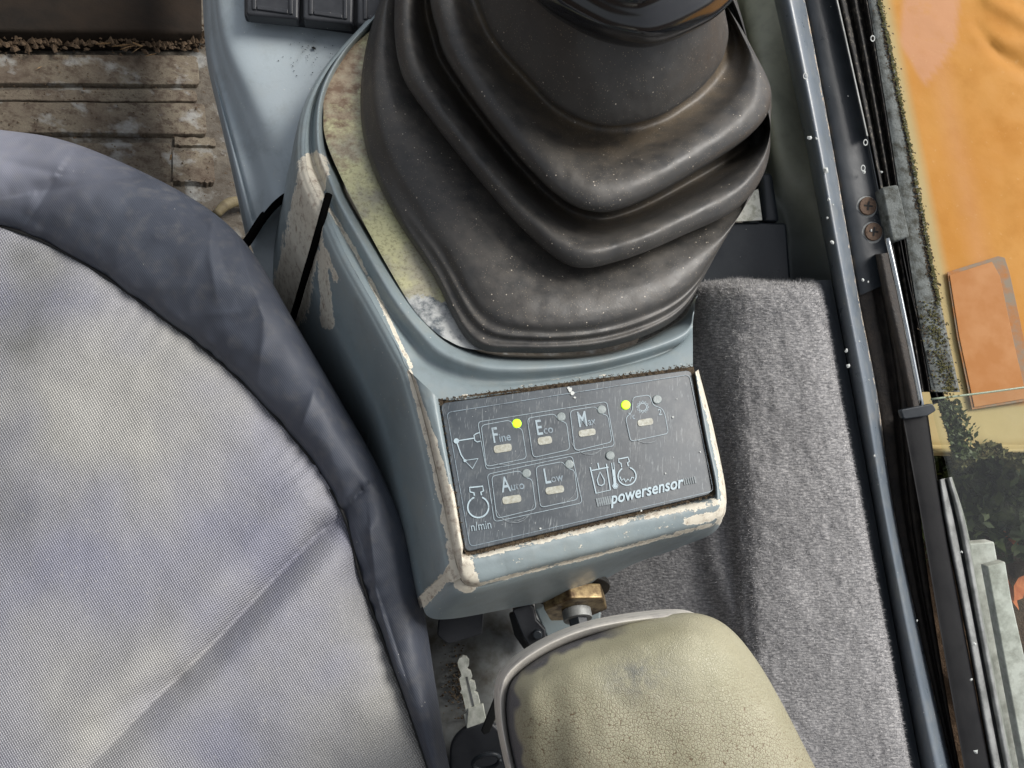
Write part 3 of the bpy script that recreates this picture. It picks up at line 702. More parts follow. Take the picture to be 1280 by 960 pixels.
setp(ribbons('finger_scuff', [(arc(660, 300, 84, 98, 40, 150), .6, False), (arc(664, 304, 78, 96, 55, 130), .5, False), (arc(345, 578, 88, 108, 30, 150), .7, False), (arc(340, 574, 92, 106, 60, 130), .5, False), (arc(352, 575, 80, 100, 20, 95), .5, False), (arc(530, 515, 80, 92, 10, 80), .5, False), (arc(905, 255, 80, 95, 60, 120), .5, False), (arc(300, 350, 80, 92, 20, 120), .5, False)], m_print('scuffed_membrane', srgb(130, 138, 142), .44)), kind='stuff')
text('powersensor', 752, 608, 70, M_printw, shear=.25, ang=-.232, bold=.02, xs=.83)
# scratch blobs on the keypad
V = []; F = []
for (X, Y, s_) in [(582, 125, 14), (590, 140, 10), (600, 158, 6), (573, 118, 6), (1014, 241, 6), (1128, 388, 5), (1030, 165, 3), (1015, 410, 2.5), (982, 478, 4), (455, 710, 5), (880, 636, 6)]:
    b_ = len(V); k = 7
    for j in range(k):
        a = 6.283*j/k; r_ = s_*random.uniform(.5, 1.1); V.append(PP(*Q(X+math.cos(a)*r_, Y+math.sin(a)*r_), .0006+.0001*random.random()))
    F.append(tuple(range(b_, b_+k)))
setp(mk('paint_scab', V, F, M_splash, kp, smooth=False), kind='stuff')

# pieces below the console
slab('rubber_bumper', rpoly([(548, 772), (604, 763), (603, 793), (560, 806), (546, 795)], 4), lambda x, y: .565+0*x, .02, M_blackplastic, cc, bevel=.003)
hb = slab('hinge_lug', [(640, 762), (662, 754), (668, 760), (671, 775), (682, 787), (683, 800), (672, 809), (660, 806), (654, 797), (647, 780)], lambda x, y: .545+0*x, .006, M_blackplastic, cc, bevel=.0015)
slab('hinge_pin', [(672+6*math.cos(a), 794+6*math.sin(a)) for a in np.linspace(0, 6.283, 15)[:-1]], lambda x, y: .5415+0*x, .01, M_darksteel, hb, bevel=.001)
slab('hinge_lug', [(636, 768), (645, 765), (656, 800), (668, 812), (655, 812), (643, 795)], lambda x, y: .556+0*x, .005, M_black, cc, bevel=.001)
slab('mounting_block', [(668, 762), (752, 730), (751, 775), (700, 800), (690, 812)], lambda x, y: .60+0*x, .02, M_console, cc, bevel=.002)

# ------------------------------------------------------------------ brass union nut
nt = thing('brass_nut', 'tarnished brass hexagonal nut below the keypad console', 'nut', W(718, 748, .56))
ax0 = W(714, 738, .535); axd = W(722, 762, .575)-ax0; axd /= np.linalg.norm(axd)
def ring3(c, axis, r, n, ph=0):
    a = np.cross(axis, [0.2, .3, 1]); a /= np.linalg.norm(a); b_ = np.cross(axis, a)
    return [c+r*(math.cos(2*math.pi*i/n+ph)*a+math.sin(2*math.pi*i/n+ph)*b_) for i in range(n)]
def cyl(name, c0, c1, r0, r1, n, mat, parent, ph=0, bevel=.0006, smooth=False):
    c0 = np.array(c0, float); c1 = np.array(c1, float); ax = (c1-c0)/np.linalg.norm(c1-c0)
    V = ring3(c0, ax, r0, n, ph)+ring3(c1, ax, r1, n, ph); F = [tuple(range(n))[::-1], tuple(range(n, 2*n))]+[(i, (i+1) % n, n+(i+1) % n, n+i) for i in range(n)]
    o = mk(name, V, F, mat, parent, smooth=True)
    m = o.modifiers.new('bevel', 'BEVEL'); m.width = bevel; m.segments = 2; m.limit_method = 'ANGLE'; m.angle_limit = math.radians(25)
    w = o.modifiers.new('normals', 'WEIGHTED_NORMAL'); return o
nax = W(728, 806, .552)-W(716, 738, .575); nax /= np.linalg.norm(nax); nc = W(716, 738, .555)
cyl('washer', nc-nax*.002, nc+nax*.002, .026, .026, 32, M_rubber, nt)
cyl('nut_body', nc+nax*.003, nc+nax*.014, .0235, .0235, 6, M_brass, nt, ph=.35, bevel=.0012)
cyl('thread', nc+nax*.014, nc+nax*.021, .010, .010, 20, M_alu, nt)
cyl('small_bolt', nc+nax*.021, nc+nax*.029, .007, .007, 6, M_darksteel, nt, ph=.2)

# ------------------------------------------------------------------ pedestal plate and ignition key
pd = thing('pedestal', 'grimy dark steel pedestal between the seat and the armrest', 'pedestal', pz(620, 850, .05))
G = [[(430, 730, .70), (560, 730, .68), (660, 720, .68), (735, 715, .74)], [(440, 820, .66), (560, 820, .635), (640, 820, .63), (752, 790, .70)], [(470, 960, .60), (560, 960, .59), (640, 960, .585), (800, 960, .60)], [(500, 1150, .56), (560, 1150, .55), (640, 1150, .55), (800, 1150, .56)]]
patch('pedestal_plate', G, 10, 10, M_darkplate, pd, thick=.004)
V, F = chips([W(x, y, .622-(y-840)*.0004) for x, y in zip(rng.normal(588, 16, 500), rng.normal(850, 24, 500))], rng.uniform(.0005, .0016, 500), seed=12, flat=.9)
setp(mk('grime_crumbs', V, F, M_soot, pd, smooth=False), kind='stuff')
ky = thing('ignition_key', 'worn pale metal key with black head beside the olive armrest', 'key', W(595, 880, .575))
KD = lambda x, y: .572+0*np.asarray(x)
slab('key_blade', [(573, 834), (572, 828), (574, 823), (578, 821), (583, 822), (586, 826), (586, 832), (583, 837), (588, 840), (590, 847), (587, 851), (593, 853), (595, 862), (592, 865), (597, 868), (600, 880), (597, 882), (603, 884), (607, 900), (583, 909), (580, 893), (583, 891), (578, 868), (575, 866), (577, 862), (574, 848), (577, 845), (575, 838)], KD, .004, M_keysteel, ky, bevel=0)
slab('blade_groove', [(582, 846), (584.5, 845.5), (594, 886), (591.5, 887)], KD, .0006, M_darkplate, ky, bevel=0, lift=.0003)
slab('key_collar', [(585, 885), (604, 879), (608, 901), (583, 910)], KD, .003, M_keysteel, ky, bevel=.0006, lift=.0016)
slab('key_head', rpoly([(577, 912), (612, 900), (640, 930), (650, 985), (600, 1000), (562, 985), (562, 930)], 12), lambda x, y: .570+0*x, .007, M_blackplastic, ky, bevel=.002)
tube('key_ring', [W(608+17*math.cos(a), 952+9*math.sin(a)-3*math.cos(a), .556+.004*math.sin(a)) for a in np.linspace(0, 6.0, 14)], .0016, M_darksteel, ky, sub=3)
slab('cord_strap', [(622, 862), (632, 868), (612, 916), (605, 919), (601, 914)], lambda x, y: .54+0*x, .003, M_black, ky, bevel=.0008)

# ------------------------------------------------------------------ operator's seat
seat = thing('operator_seat', 'worn grey woven operator seat with navy nylon border at the left', 'seat', pz(100, 800, 0))
SE = [(-120, 255), (0, 283), (60, 305), (130, 345), (200, 395), (260, 440), (315, 490), (365, 545), (400, 590), (432, 650), (450, 720), (475, 790), (505, 870), (535, 960), (578, 1090)]
OU = [(-120, 150), (0, 163), (75, 175), (150, 203), (230, 243), (285, 282), (325, 330), (375, 415), (420, 492), (470, 580), (505, 660), (528, 755), (545, 860), (562, 960), (596, 1090)]
sd = np.interp(np.arange(15), [0, 5, 9, 14], [.60, .545, .515, .475])
CR1 = [(60, 1010), (110, 958), (200, 868), (280, 790), (350, 715), (400, 665), (428, 648)]
CR2 = [(20, 985), (80, 930), (160, 880), (220, 850)]
def fabdisp(X, Y, U, V, P):
    d, al, sg = pdist(X, Y, CR1); s = d*sg; a = .018*np.clip(al*1.5+.15, 0, 1)*np.clip((1-al)*4+.5, 0, 1)
    z = a*np.exp(-np.abs(s)/np.where(s > 0, 13, 30))
    z -= .55*a*np.exp(-((s+34)/26)**2)
    z -= .35*a*np.exp(-((s-48)/30)**2)
    d2, al2, sg2 = pdist(X, Y, CR2); z += .003*np.exp(-(d2/14)**2)
    ds, als, _ = pdist(X, Y, SE)
    z += .006*np.exp(-ds/9)
    z += .0012*np.sin(als*150+6*np.sin(als*23))*np.exp(-ds/22)
    return z+.0016*fbm(P, 9, 3)+.0006*fbm(P, 28, 5)
G = []
foc = (-330, 1150)
for t, dz in [(0, .0), (.06, -.010), (.16, -.018), (.33, -.030), (.55, -.040), (.8, -.045), (1, -.045)]:
    G.append([(x+(foc[0]-x)*t, y+(foc[1]-y)*t, sd[i]*(1-t)+.52*t+dz) for i, (x, y) in enumerate(SE)])
FO = (0, 640)
def uvfab(X, Y): return np.stack([X*.00052, Y*.00052], -1)
def soil(X, Y):
    s = np.exp(-((X+20)/90)**2-((Y-560)/160)**2)*.8
    d, al, sg = pdist(X, Y, [(0, 300), (60, 330), (30, 420)])
    return np.clip(s+.8*np.exp(-(d/40)**2), 0, 1)
patch('woven_panel', G, 32, 20, M_fabric, seat, disp=fabdisp, attrs={'soil': soil}, uvs=uvfab)
FOLD = [([(66, 228), (48, 258), (26, 290)], 14, .0055), ([(50, 240), (120, 228), (215, 216)], 16, .0055), ([(265, 268), (262, 320), (272, 380)], 9, -.003), ([(345, 372), (300, 390), (235, 395)], 10, -.0022), ([(452, 612), (436, 628), (424, 650)], 7, .008), ([(300, 310), (330, 400), (322, 480)], 12, -.003), ([(190, 300), (150, 330), (120, 350)], 9, .003), ([(400, 470), (385, 510), (372, 545)], 10, -.003), ([(462, 660), (470, 740), (500, 850), (520, 930)], 7, -.004), ([(455, 690), (480, 760), (515, 870)], 6, .002), ([(210, 235), (265, 290), (290, 360)], 12, .003), ([(0, 200), (60, 215), (130, 225)], 14, .002)]
def boldisp(X, Y, U, V, P):
    z = .0024*fbm(P, 12, 1)+.0060*np.abs(fbm(P*np.array([1, 1, .3]), 6, 2))+.0009*np.abs(fbm(P, 19, 9))-.003
    for pl, w_, a in FOLD:
        d, al, sg = pdist(X, Y, pl); s = d*sg
        z += a*np.exp(-np.abs(s)/np.where(s > 0, w_*1.6, w_*.6))*np.clip((1-al)*3+.2, 0, 1)
    ds, als, _ = pdist(X, Y, SE)
    z += .0022*np.sin(als*115+5*np.sin(als*17)+2*np.sin(als*51))*np.exp(-ds/15)
    z += .004*np.exp(-ds/5)
    return z
G = []
for t, o_ in [(0, .004), (.03, -.001), (.12, -.005), (.35, -.007), (.65, -.002), (.88, .014), (1, .035), (.985, .075), (.93, .16), (.85, .30)]:
    G.append([(x+(x2-x)*t, y+(y2-y)*t, sd[i]+o_*(1. if i < 9 else .8)) for i, ((x, y), (x2, y2)) in enumerate(zip(SE, OU))])
def lit_corner(X, Y):
    return np.clip(1-(X-10)/170, 0, 1)*np.clip((250+X*.0-Y)/60+.4, 0, 1)*.9  # light on the border's upper left, put into its colour
patch('nylon_border', G, 12, 22, M_nylon, seat, disp=boldisp, attrs={'lit_corner': lit_corner}, uvs=uvfab)
SP = cr(np.array(SE, float), 12); sdi = np.interp(np.linspace(0, 14, len(SP)), np.arange(15), sd)
tube('seam_piping', W(SP[:, 0], SP[:, 1], sdi+.004), .0011, M_black, seat, n=6, sub=1)

# ------------------------------------------------------------------ armrest
ar = thing('armrest', 'cracked olive vinyl armrest with a pale worn rim at the bottom', 'armrest', W(820, 960, .45))
RIM = [(648, 1010), (633, 950), (623, 895), (624, 855), (640, 830), (680, 803), (730, 783), (790, 771), (850, 767), (888, 772), (918, 792), (948, 830), (975, 876), (1002, 928), (1030, 985), (1080, 1100), (1060, 1300), (860, 1380), (700, 1300), (660, 1120)]
def ringset(R, steps, c):
    R = np.array(R, float); return [[(x+(c[0]-x)*t, y+(c[1]-y)*t, d_) for x, y in R] for t, d_ in steps]
AC = (835, 1030)
RIMr = [(x+(3 if x > 900 else 0)*0, y) for x, y in RIM]
G = ringset(RIMr, [(-.02, .46), (-.01, .40), (0, .374), (.012, .366), (.026, .366), (.048, .373), (.055, .39)], AC)
# on the right the pad overhangs the rim
for row in G:
    for j in range(9, 16): row[j] = (row[j][0]-5, row[j][1]+8, row[j][2]+.012)
patch('rim', G, 6, 10, M_rim, ar, closed=True)
G = []
for t, d_ in [(.046, .400), (.048, .376), (.064, .364), (.11, .354), (.18, .345), (.32, .337), (.55, .332), (.8, .330), (.985, .330)]:
    row = []
    for j, (x, y) in enumerate(RIM):
        tt = t
        if 8 <= j <= 16: tt = t-.062*(1-t) if t > .06 else t-.05
        if j == 7 or j == 17: tt = t-.03*(1-t)
        row.append((x+(AC[0]-x)*tt, y+(AC[1]-y)*tt, d_))
    G.append(row)
def crack(X, Y):
    return np.clip((Y-830)/130, 0, 1)*.5+.5*np.exp(-((X-790)/160)**2-((Y-960)/90)**2)+.15
def smudge(X, Y): return .85*np.exp(-((X-795)/38)**2-((Y-845)/26)**2)
def awear(X, Y):
    d, al, sg = pdist(X, Y, RIM[0:8]); n = np.array([mnoise.noise(Vector((x*.05, y*.05, 2))) for x, y in zip(X, Y)])
    return np.clip((23+10*n-d)/5, 0, 1)*np.clip((790-X)/40, 0, 1)
patch('vinyl_pad', G, 10, 20, M_vinyl, ar, closed=True, attrs={'crack': crack, 'smudge': smudge, 'wear': awear}, disp=lambda X, Y, U, V, P: .0012*fbm(P, 18, 8)+.0025*np.exp(-((X-690)/22)**2)*(Y > 830)*np.clip((Y-830)/60, 0, 1))

# ------------------------------------------------------------------ joystick: boot, mounting plate, grip
js = thing('joystick', 'joystick with dusty black rubber bellows and glossy grip on a yellowed steel plate', 'joystick', W(700, 230, .62))
Dr = [(530, -95), (478, -5), (453, 88), (456, 180), (491, 266), (540, 342), (587, 428), (650, 441), (755, 435), (840, 402), (880, 345), (912, 270), (930, 150), (870, -60), (700, -130)]
Cr = [(560, -90), (504, -45), (493, 15), (499, 82), (524, 130), (602, 229), (659, 292), (715, 333), (775, 326), (850, 296), (927, 256), (961, 195), (950, 120), (890, -60), (730, -130)]
Br = [(600, -100), (548, -55), (538, -5), (546, 37), (563, 82), (625, 168), (692, 240), (741, 264), (790, 256), (865, 217), (938, 168), (964, 125), (948, 75), (890, -10), (750, -110)]
Ar = [(640, -95), (601, -60), (595, -28), (599, 2), (620, 49), (659, 94), (698, 133), (745, 154), (790, 154), (835, 139), (882, 103), (907, 62), (905, 15), (860, -60), (760, -110)]
Gr = [(670, -110), (650, -90), (645, -70), (650, -45), (668, -20), (692, 8), (722, 28), (760, 40), (800, 44), (842, 34), (880, 12), (898, -15), (890, -55), (850, -100), (770, -130)]
Dr, Cr, Br, Ar, Gr = [np.array(v, float) for v in (Dr, Cr, Br, Ar, Gr)]
def lr(a, b_, t): return a+(b_-a)*t
def inn(a, t): return a+(a.mean(0)-a)*t
prof = [(inn(Dr, .03), -.06), (Dr, .0), (lr(Dr, Cr, .05), .032), (lr(Dr, Cr, .15), .050), (lr(Dr, Cr, .24), .066), (lr(Dr, Cr, .36), .090), (lr(Dr, Cr, .50), .104), (lr(Dr, Cr, .66), .110), (lr(Dr, Cr, .88), .102), (inn(Cr, .012), .09), (inn(Cr, .02), .10), (Cr, .155), (lr(Cr, Br, .10), .190), (lr(Cr, Br, .32), .215), (lr(Cr, Br, .54), .195), (lr(Cr, Br, .68), .13), (lr(Cr, Br, .86), .06), (inn(Br, .03), .13), (inn(Br, .012), .23), (Br, .285), (lr(Br, Ar, .09), .325), (lr(Br, Ar, .28), .352), (lr(Br, Ar, .50), .345), (lr(Br, Ar, .70), .305), (lr(Br, Ar, .90), .290), (inn(Ar, .02), .33), (inn(Ar, .002), .40), (Ar, .425), (lr(Ar, Gr, .08), .46), (lr(Ar, Gr, .3), .53), (lr(Ar, Gr, .65), .63), (Gr, .72)]
G = [[(x, y, o_) for x, y in R] for R, o_ in prof]
NU, NVV = 7, 16
ICb = lambda X, Y: IC(X, Y)
def bootdisp(X, Y, U, V, P): return .0013*np.sin((V-.03)*150+1.5*np.sin(U*9))*np.exp(-((V-.09)/.05)**2)*np.clip((Y-250)/120, 0, 1)+ .0010*fbm(P, 22, 4)+.0003*fbm(P, 90, 7)
def valley(X, Y, U, V):
    k = V*(len(prof)-1); z = np.exp(-((k-9.5)/.8)**2)*.4+np.exp(-((k-16)/1.2)**2)*.6+np.exp(-((k-24.2)/1.6)**2)
    return np.clip(z, 0, 1)
patch('rubber_boot', G, NU, NVV, M_boot, js, closed=True, invd=ICb, disp=bootdisp, attrs={'valley': valley})
# plate
PL = np.array([(560, -60), (476, 30), (431, 72), (411, 105), (407, 140), (413, 185), (456, 276), (505, 364), (528, 396), (558, 421), (600, 434), (700, 430), (850, 380), (900, 200), (880, -50)], float)
G = [[(x, y, o_) for x, y in R] for R, o_ in [(inn(PL, -.014), -.12), (inn(PL, -.014), -.02), (inn(PL, -.006), -.005), (inn(PL, .10), -.006), (inn(PL, .35), -.006)]]
def rust(X, Y): return np.clip(1-(Y-90)/190, 0, 1)*np.clip((475-X)/40, 0, 1)
def white(X, Y): return np.clip((Y-345)/40, 0, 1)*.62+np.clip((Y-290)/200, 0, .3)*0
patch('mounting_plate', G, 5, 16, M_zinc, js, closed=True, invd=IC, attrs={'rust': rust, 'white': white})
# glossy grip
GRr = np.array([(700, -110), (655, -85), (640, -60), (646, -32), (669, 0), (698, 24), (745, 49), (788, 59), (822, 57), (866, 39), (903, 14), (928, -22), (925, -70), (880, -125), (790, -150)], float)
top_c = np.array([800, -60.])
def tow(R, c, t): return R+(c-R)*t
prof2 = [(tow(GRr, top_c, .16), .60), (tow(GRr, top_c, .03), .70), (GRr, .735), (tow(GRr, top_c, .01), .79), (tow(GRr, top_c, .07), .85), (tow(GRr, top_c, .18), .92), (tow(GRr, top_c, .34), .97), (tow(GRr, top_c, .5), 1.03), (tow(GRr, top_c+np.array([15, -30]), .62), 1.2), (tow(GRr, top_c+np.array([40, -120]), .66), 1.6), (tow(GRr, top_c+np.array([60, -220]), .7), 1.9), (tow(GRr, top_c+np.array([60, -230]), .98), 1.95)]
G = [[(x, y, o_) for x, y in R] for R, o_ in prof2]
patch('grip', G, 8, 16, M_gloss, js, closed=True, invd=ICb)

# ------------------------------------------------------------------ carpeted side panel
cp = thing('carpet_panel', 'grey carpet-covered panel between the console and the window frame', 'panel', W(950, 600, .85))
def cdep(x, y): return .70-.00008*y
rowsY = [(350, 800, 1016), (362, 800, 1026), (420, 800, 1038), (520, 740, 1056), (620, 700, 1076), (720, 680, 1095), (820, 680, 1114), (960, 700, 1139), (1100, 700, 1165)]
G = []
for k, (y, xl, xr) in enumerate(rowsY):
    ed = .05 if k == 0 else (.004 if k == 1 else 0)
    r_ = [(xl, y+0, .82), (xl+40, y, .76), (max(870, xl+60)+k*4, y, .715), (905+k*5, y-1, .692), (930+k*6, y-2, .684), (xr-50, y, .68), (xr-12, y, .682), (xr-3, y+1, .69), (xr, y+2, .71), (xr-1, y+4, .80)]
    G.append([(a, b_, d_+ed-.00004*y) for a, b_, d_ in r_])
def carpdisp(X, Y, U, V, P):
    d, al, sg = pdist(X, Y, [(880, 640), (893, 700), (915, 780)])
    return .002*fbm(P, 12, 6)+.0008*fbm(P, 120, 2)-.006*np.exp(-(d/14)**2)
cpo = patch('carpet', G, 18, 22, M_carpet, cp, disp=carpdisp)
me = cpo.data; vs = np.array([v.co[:] for v in me.vertices]); ns = np.array([v.normal[:] for v in me.vertices])
if (ns.mean(0)).dot(CAMPOS-W(950, 600, .7)) < 0: ns = -ns
nf = 60000; idx = rng.integers(0, len(vs), nf); jit = rng.normal(0, .0016, (nf, 3)); root = vs[idx]+jit; nn = ns[idx]
root -= nn*np.sum(jit*nn, 1)[:, None]
tip = root+nn*rng.uniform(.0008, .0019, (nf, 1))+rng.normal(0, .0010, (nf, 3)); side = np.cross(nn, rng.normal(0, 1, (nf, 3))); side /= np.linalg.norm(side, axis=1)[:, None]; side *= .00017
V = np.stack([root-side, root+side, tip], 1).reshape(-1, 3); F = np.arange(nf*3).reshape(-1, 3)
setp(mk('carpet_fibres', V+base(cp), F, M_fibre, cp, smooth=False), kind='stuff')

# ------------------------------------------------------------------ cab side wall behind the boot
cw = thing('cab_side_wall', 'dull olive-grey cab lining wall right of the rubber boot', 'wall', W(960, 150, .95))
def m_lining():
    m = Mt('dull_lining', .5); n = m.noise(9, 4); n2 = m.noise(60, 5)
    c = m.mix(m.attr('lit_tone'), srgb(92, 98, 98), srgb(196, 198, 176)); c = m.mix(m.math('MULTIPLY', m.ramp(n2, .45, .7), .3), c, srgb(92, 92, 84))
    return m.done(c, .5, m.bump(n2, .15, .001))
M_lining = m_lining()
G = [[(840, -100, .735), (905, -100, .805), (925, -100, .775), (968, -100, .75), (985, -100, .75)], [(860, 0, .735), (915, 0, .805), (935, 0, .775), (975, 0, .75), (992, 0, .75)], [(900, 150, .735), (940, 150, .805), (962, 150, .735), (1000, 150, .745), (1015, 150, .745)], [(930, 280, .735), (968, 280, .75), (985, 280, .765), (1022, 280, .74), (1036, 280, .74)], [(950, 400, .735), (975, 400, .75), (995, 400, .765), (1048, 400, .735), (1060, 400, .735)], [(960, 1000, .805), (1060, 1000, .775), (1080, 1000, .8), (1160, 1000, .72), (1170, 1000, .72)]]
patch('lining', G, 10, 10, M_lining, cw, attrs={'lit_tone': lambda X, Y: np.clip(1-(Y-40)/300, 0, 1)*np.clip((X-890-.22*Y)/40, 0, 1)}, thick=.003)  # paler upper lining is light on the wall put into its colour
slab('dark_shelf', [(860, 276), (984, 278), (990, 356), (840, 356)], lambda x, y: .727+0*x, .05, M_darksteel, cw, bevel=.003)
lb = slab('shelf_label', [(922, 246), (948, 236), (953, 275), (918, 277)], lambda x, y: .722+0*x, .002, M_paper, bevel=.0003, loc=W(935, 260, .79)); setp(lb, label='small stained white label just right of the boot folds', category='label')
slab('shelf_edge', [(950, 215), (966, 215), (976, 277), (955, 277)], lambda x, y: .728+0*x, .02, M_darksteel, cw, bevel=.004)

# ------------------------------------------------------------------ window frame strips
wf = thing('window_frame', 'blue-grey tubular side window frame with black grimy channel along the right', 'window frame', W(1060, 400, .8))
TL_ = [(950, -80), (968, 0), (1005, 170), (1040, 350), (1066, 490), (1090, 620), (1120, 790), (1152, 960), (1180, 1100)]
TR_ = [(986, -80), (1006, 0), (1040, 180), (1073, 370), (1096, 490), (1118, 640), (1152, 800), (1190, 960), (1225, 1100)]
CR_ = [(1026, -80), (1046, 0), (1084, 170), (1119, 350), (1140, 490), (1150, 640), (1172, 800), (1200, 960), (1235, 1100)]
SR_ = [(1068, -80), (1084, 0), (1112, 170), (1139, 350), (1163, 490), (1176, 640), (1198, 800), (1228, 960), (1262, 1100)]
GR_ = [(1080, -80), (1101, 0), (1136, 170), (1170, 350), (1200, 490), (1212, 640), (1240, 800), (1270, 960), (1300, 1100)]
def strip(name, A, B, prof, mat, parent, nu=16, nv=6, i0=0, i1=None, attrs=None, disp=None):
    A = A[i0:i1]; B = B[i0:i1]; G = []
    for (x, y), (x2, y2) in zip(A, B): G.append([(x+(x2-x)*t, y+(y2-y)*t, o_) for t, o_ in prof])
    return patch(name, G, nu, nv, mat, parent, invd=IFR, attrs=attrs, disp=disp)
def twear(X, Y):
    d, al, sg = pdist(X, Y, TR_); return .47*np.exp(-(d/4)**2)
strip('frame_tube', TL_, TR_, [(-.04, -.30), (0, -.05), (.06, .0), (.2, .035), (.4, .055), (.6, .055), (.8, .035), (.95, .0), (1.0, -.03), (1.0, -.12)], M_tubepaint, wf, attrs={'wear': twear})
patch('frame_web', [[(x-1, y, -.035), (x-10, y, -.045), (x-42, y, -.06)] for x, y in TL_[3:]], 8, 4, M_web, wf, invd=IFR)
strip('black_channel', TR_, CR_, [(-.03, -.05), (.03, -.035), (.3, -.03), (.7, -.03), (.97, -.028), (1.0, -.02), (1.03, -.05), (1.03, -.12)], M_darksteel, wf, i0=0, i1=4)
strip('grimy_channel', TR_, CR_, [(-.03, -.05), (.03, -.04), (.35, -.036), (.4, -.052), (.6, -.055), (.68, -.03), (.97, -.03), (1.0, -.05), (1.0, -.12)], M_grime, wf, i0=3)
strip('channel_lip', [(x-1.5, y) for x, y in CR_], [(x+1.5, y) for x, y in CR_], [(0, -.06), (.1, -.015), (.5, -.008), (.9, -.015), (1, -.06)], M_alu, wf, i0=0, i1=3, nv=3)
strip('rubber_seal', CR_, SR_, [(.0, -.10), (.08, -.04), (.2, -.03), (.3, -.04), (.38, -.055), (.46, -.04), (.6, -.03), (.72, -.045), (.8, -.058), (.88, -.04), (1., -.03), (1.0, -.12)], M_seal, wf, i0=0, i1=5, nv=6, disp=lambda X, Y, U, V, P: .0010*fbm(P, 120, 3))
strip('grey_trim', SR_, GR_, [(0, -.14), (.02, -.04), (.15, -.025), (.8, -.025), (.95, -.04), (1, -.14)], M_mossgrey, wf, i0=0, i1=5, disp=lambda X, Y, U, V, P: .0008*fbm(P, 100, 3))
# moss on the outer edge of the trim
q = cr(np.array(GR_[:5], float), 40); n = 2000; ii = rng.integers(0, len(q), n); yy = q[ii, 1]; yy = yy; wd = np.where(yy > 380, 7, 1.2)
px_ = q[ii, 0]+rng.normal(-1, 1, n)*wd-np.where(yy > 380, 6, 0); py_ = yy+rng.normal(0, 3, n)
V, F = chips(W(px_, py_, 1/(IFR(px_, py_)-.022)), rng.uniform(.0006, .0016, n), seed=20, flat=.5)
mo = mk('edge_moss', V, F, M_moss, wf, smooth=False); mo['kind'] = 'stuff'
V, F = chips(W(px_+rng.normal(-3, 3, n), py_, 1/(IFR(px_, py_)-.024)), rng.uniform(.0006, .0018, n), seed=21, flat=.5)
setp(mk('edge_grime', V, F, M_soot, wf, smooth=False), kind='stuff')
# latch block, guide rail, track
slab('latch_block', rpoly([(1102, 234), (1123, 230), (1138, 296), (1116, 302)], 4), cd(IFR, .002), .014, M_mossgrey, wf, bevel=.002)
strip('dark_track', [(1114, 296), (1126, 350), (1146, 430), (1166, 506)], [(1136, 290), (1146, 350), (1164, 430), (1182, 500)], [(0, -.12), (.05, -.06), (.3, -.08), (.42, -.03), (.5, -.03), (.6, -.08), (.9, -.05), (1, -.12)], M_black, wf, nv=5)
tube('guide_rail', [W(x, y, 1/(IFR(x, y)+.015)) for x, y in [(1109, 298), (1121, 352), (1137, 430), (1153, 512)]], .0021, M_chrome, wf)
strip('rail_shoulder', [(1094, 318), (1104, 370), (1120, 440), (1134, 508)], [(1110, 316), (1122, 370), (1138, 440), (1153, 510)], [(0, -.06), (.05, -.02), (.5, -.005), (.95, -.02), (1, -.06)], M_grime, wf)
slab('rail_cap', rpoly([(1126, 512), (1166, 504), (1171, 513), (1160, 520), (1130, 524)], 3), cd(IFR, -.026), .006, M_darksteel, wf, bevel=.001)
strip('black_post', [(1128, 520), (1150, 640), (1172, 770), (1205, 960), (1225, 1080)], [(1160, 518), (1178, 640), (1202, 770), (1238, 960), (1262, 1080)], [(0, -.10), (.03, .03), (.08, .045), (.9, .045), (.97, .03), (1, -.10)], M_postblack, wf)
strip('outer_rail', [(1172, 600), (1180, 655), (1204, 775), (1238, 960), (1262, 1080)], [(1190, 596), (1209, 660), (1230, 775), (1266, 960), (1290, 1080)], [(0, -.10), (.06, -.02), (.45, -.02), (.52, -.045), (.60, -.045), (.66, -.02), (.94, -.025), (1, -.12)], M_alu, wf)
# screws
def screw(x, y):
    d_ = 1/(IFR(x, y)-.03)-.0004
    o = slab('screw', [(x+11*math.cos(a), y+11.5*math.sin(a)) for a in np.linspace(0, 6.283, 21)[:-1]], lambda X, Y: d_+0*X, .003, M_screw, wf, bevel=.0008, lift=.0022)
    n_ = W(x, y, d_-.005)
    for a in (.12, 1.69):
        ca, sa_ = math.cos(a), math.sin(a); L, w_ = 5.5, 1.1
        slab('cross_slot', [(x+ca*sx*L-sa_*sy*w_, y+sa_*sx*L+ca*sy*w_) for sx, sy in ((-1, -1), (1, -1), (1, 1), (-1, 1))], lambda X, Y: d_+0*X, .0003, M_black, o, bevel=0, lift=.0024+(.0001 if a > 1 else 0))
    w = slab('screw_collar', [(x+13.5*math.cos(a)-1, y+14*math.sin(a)+1) for a in np.linspace(0, 6.283, 21)[:-1]], lambda X, Y: d_+0*X, .003, M_alu, o, bevel=.0006, lift=.0006)
screw(1084, 258); screw(1091, 290)
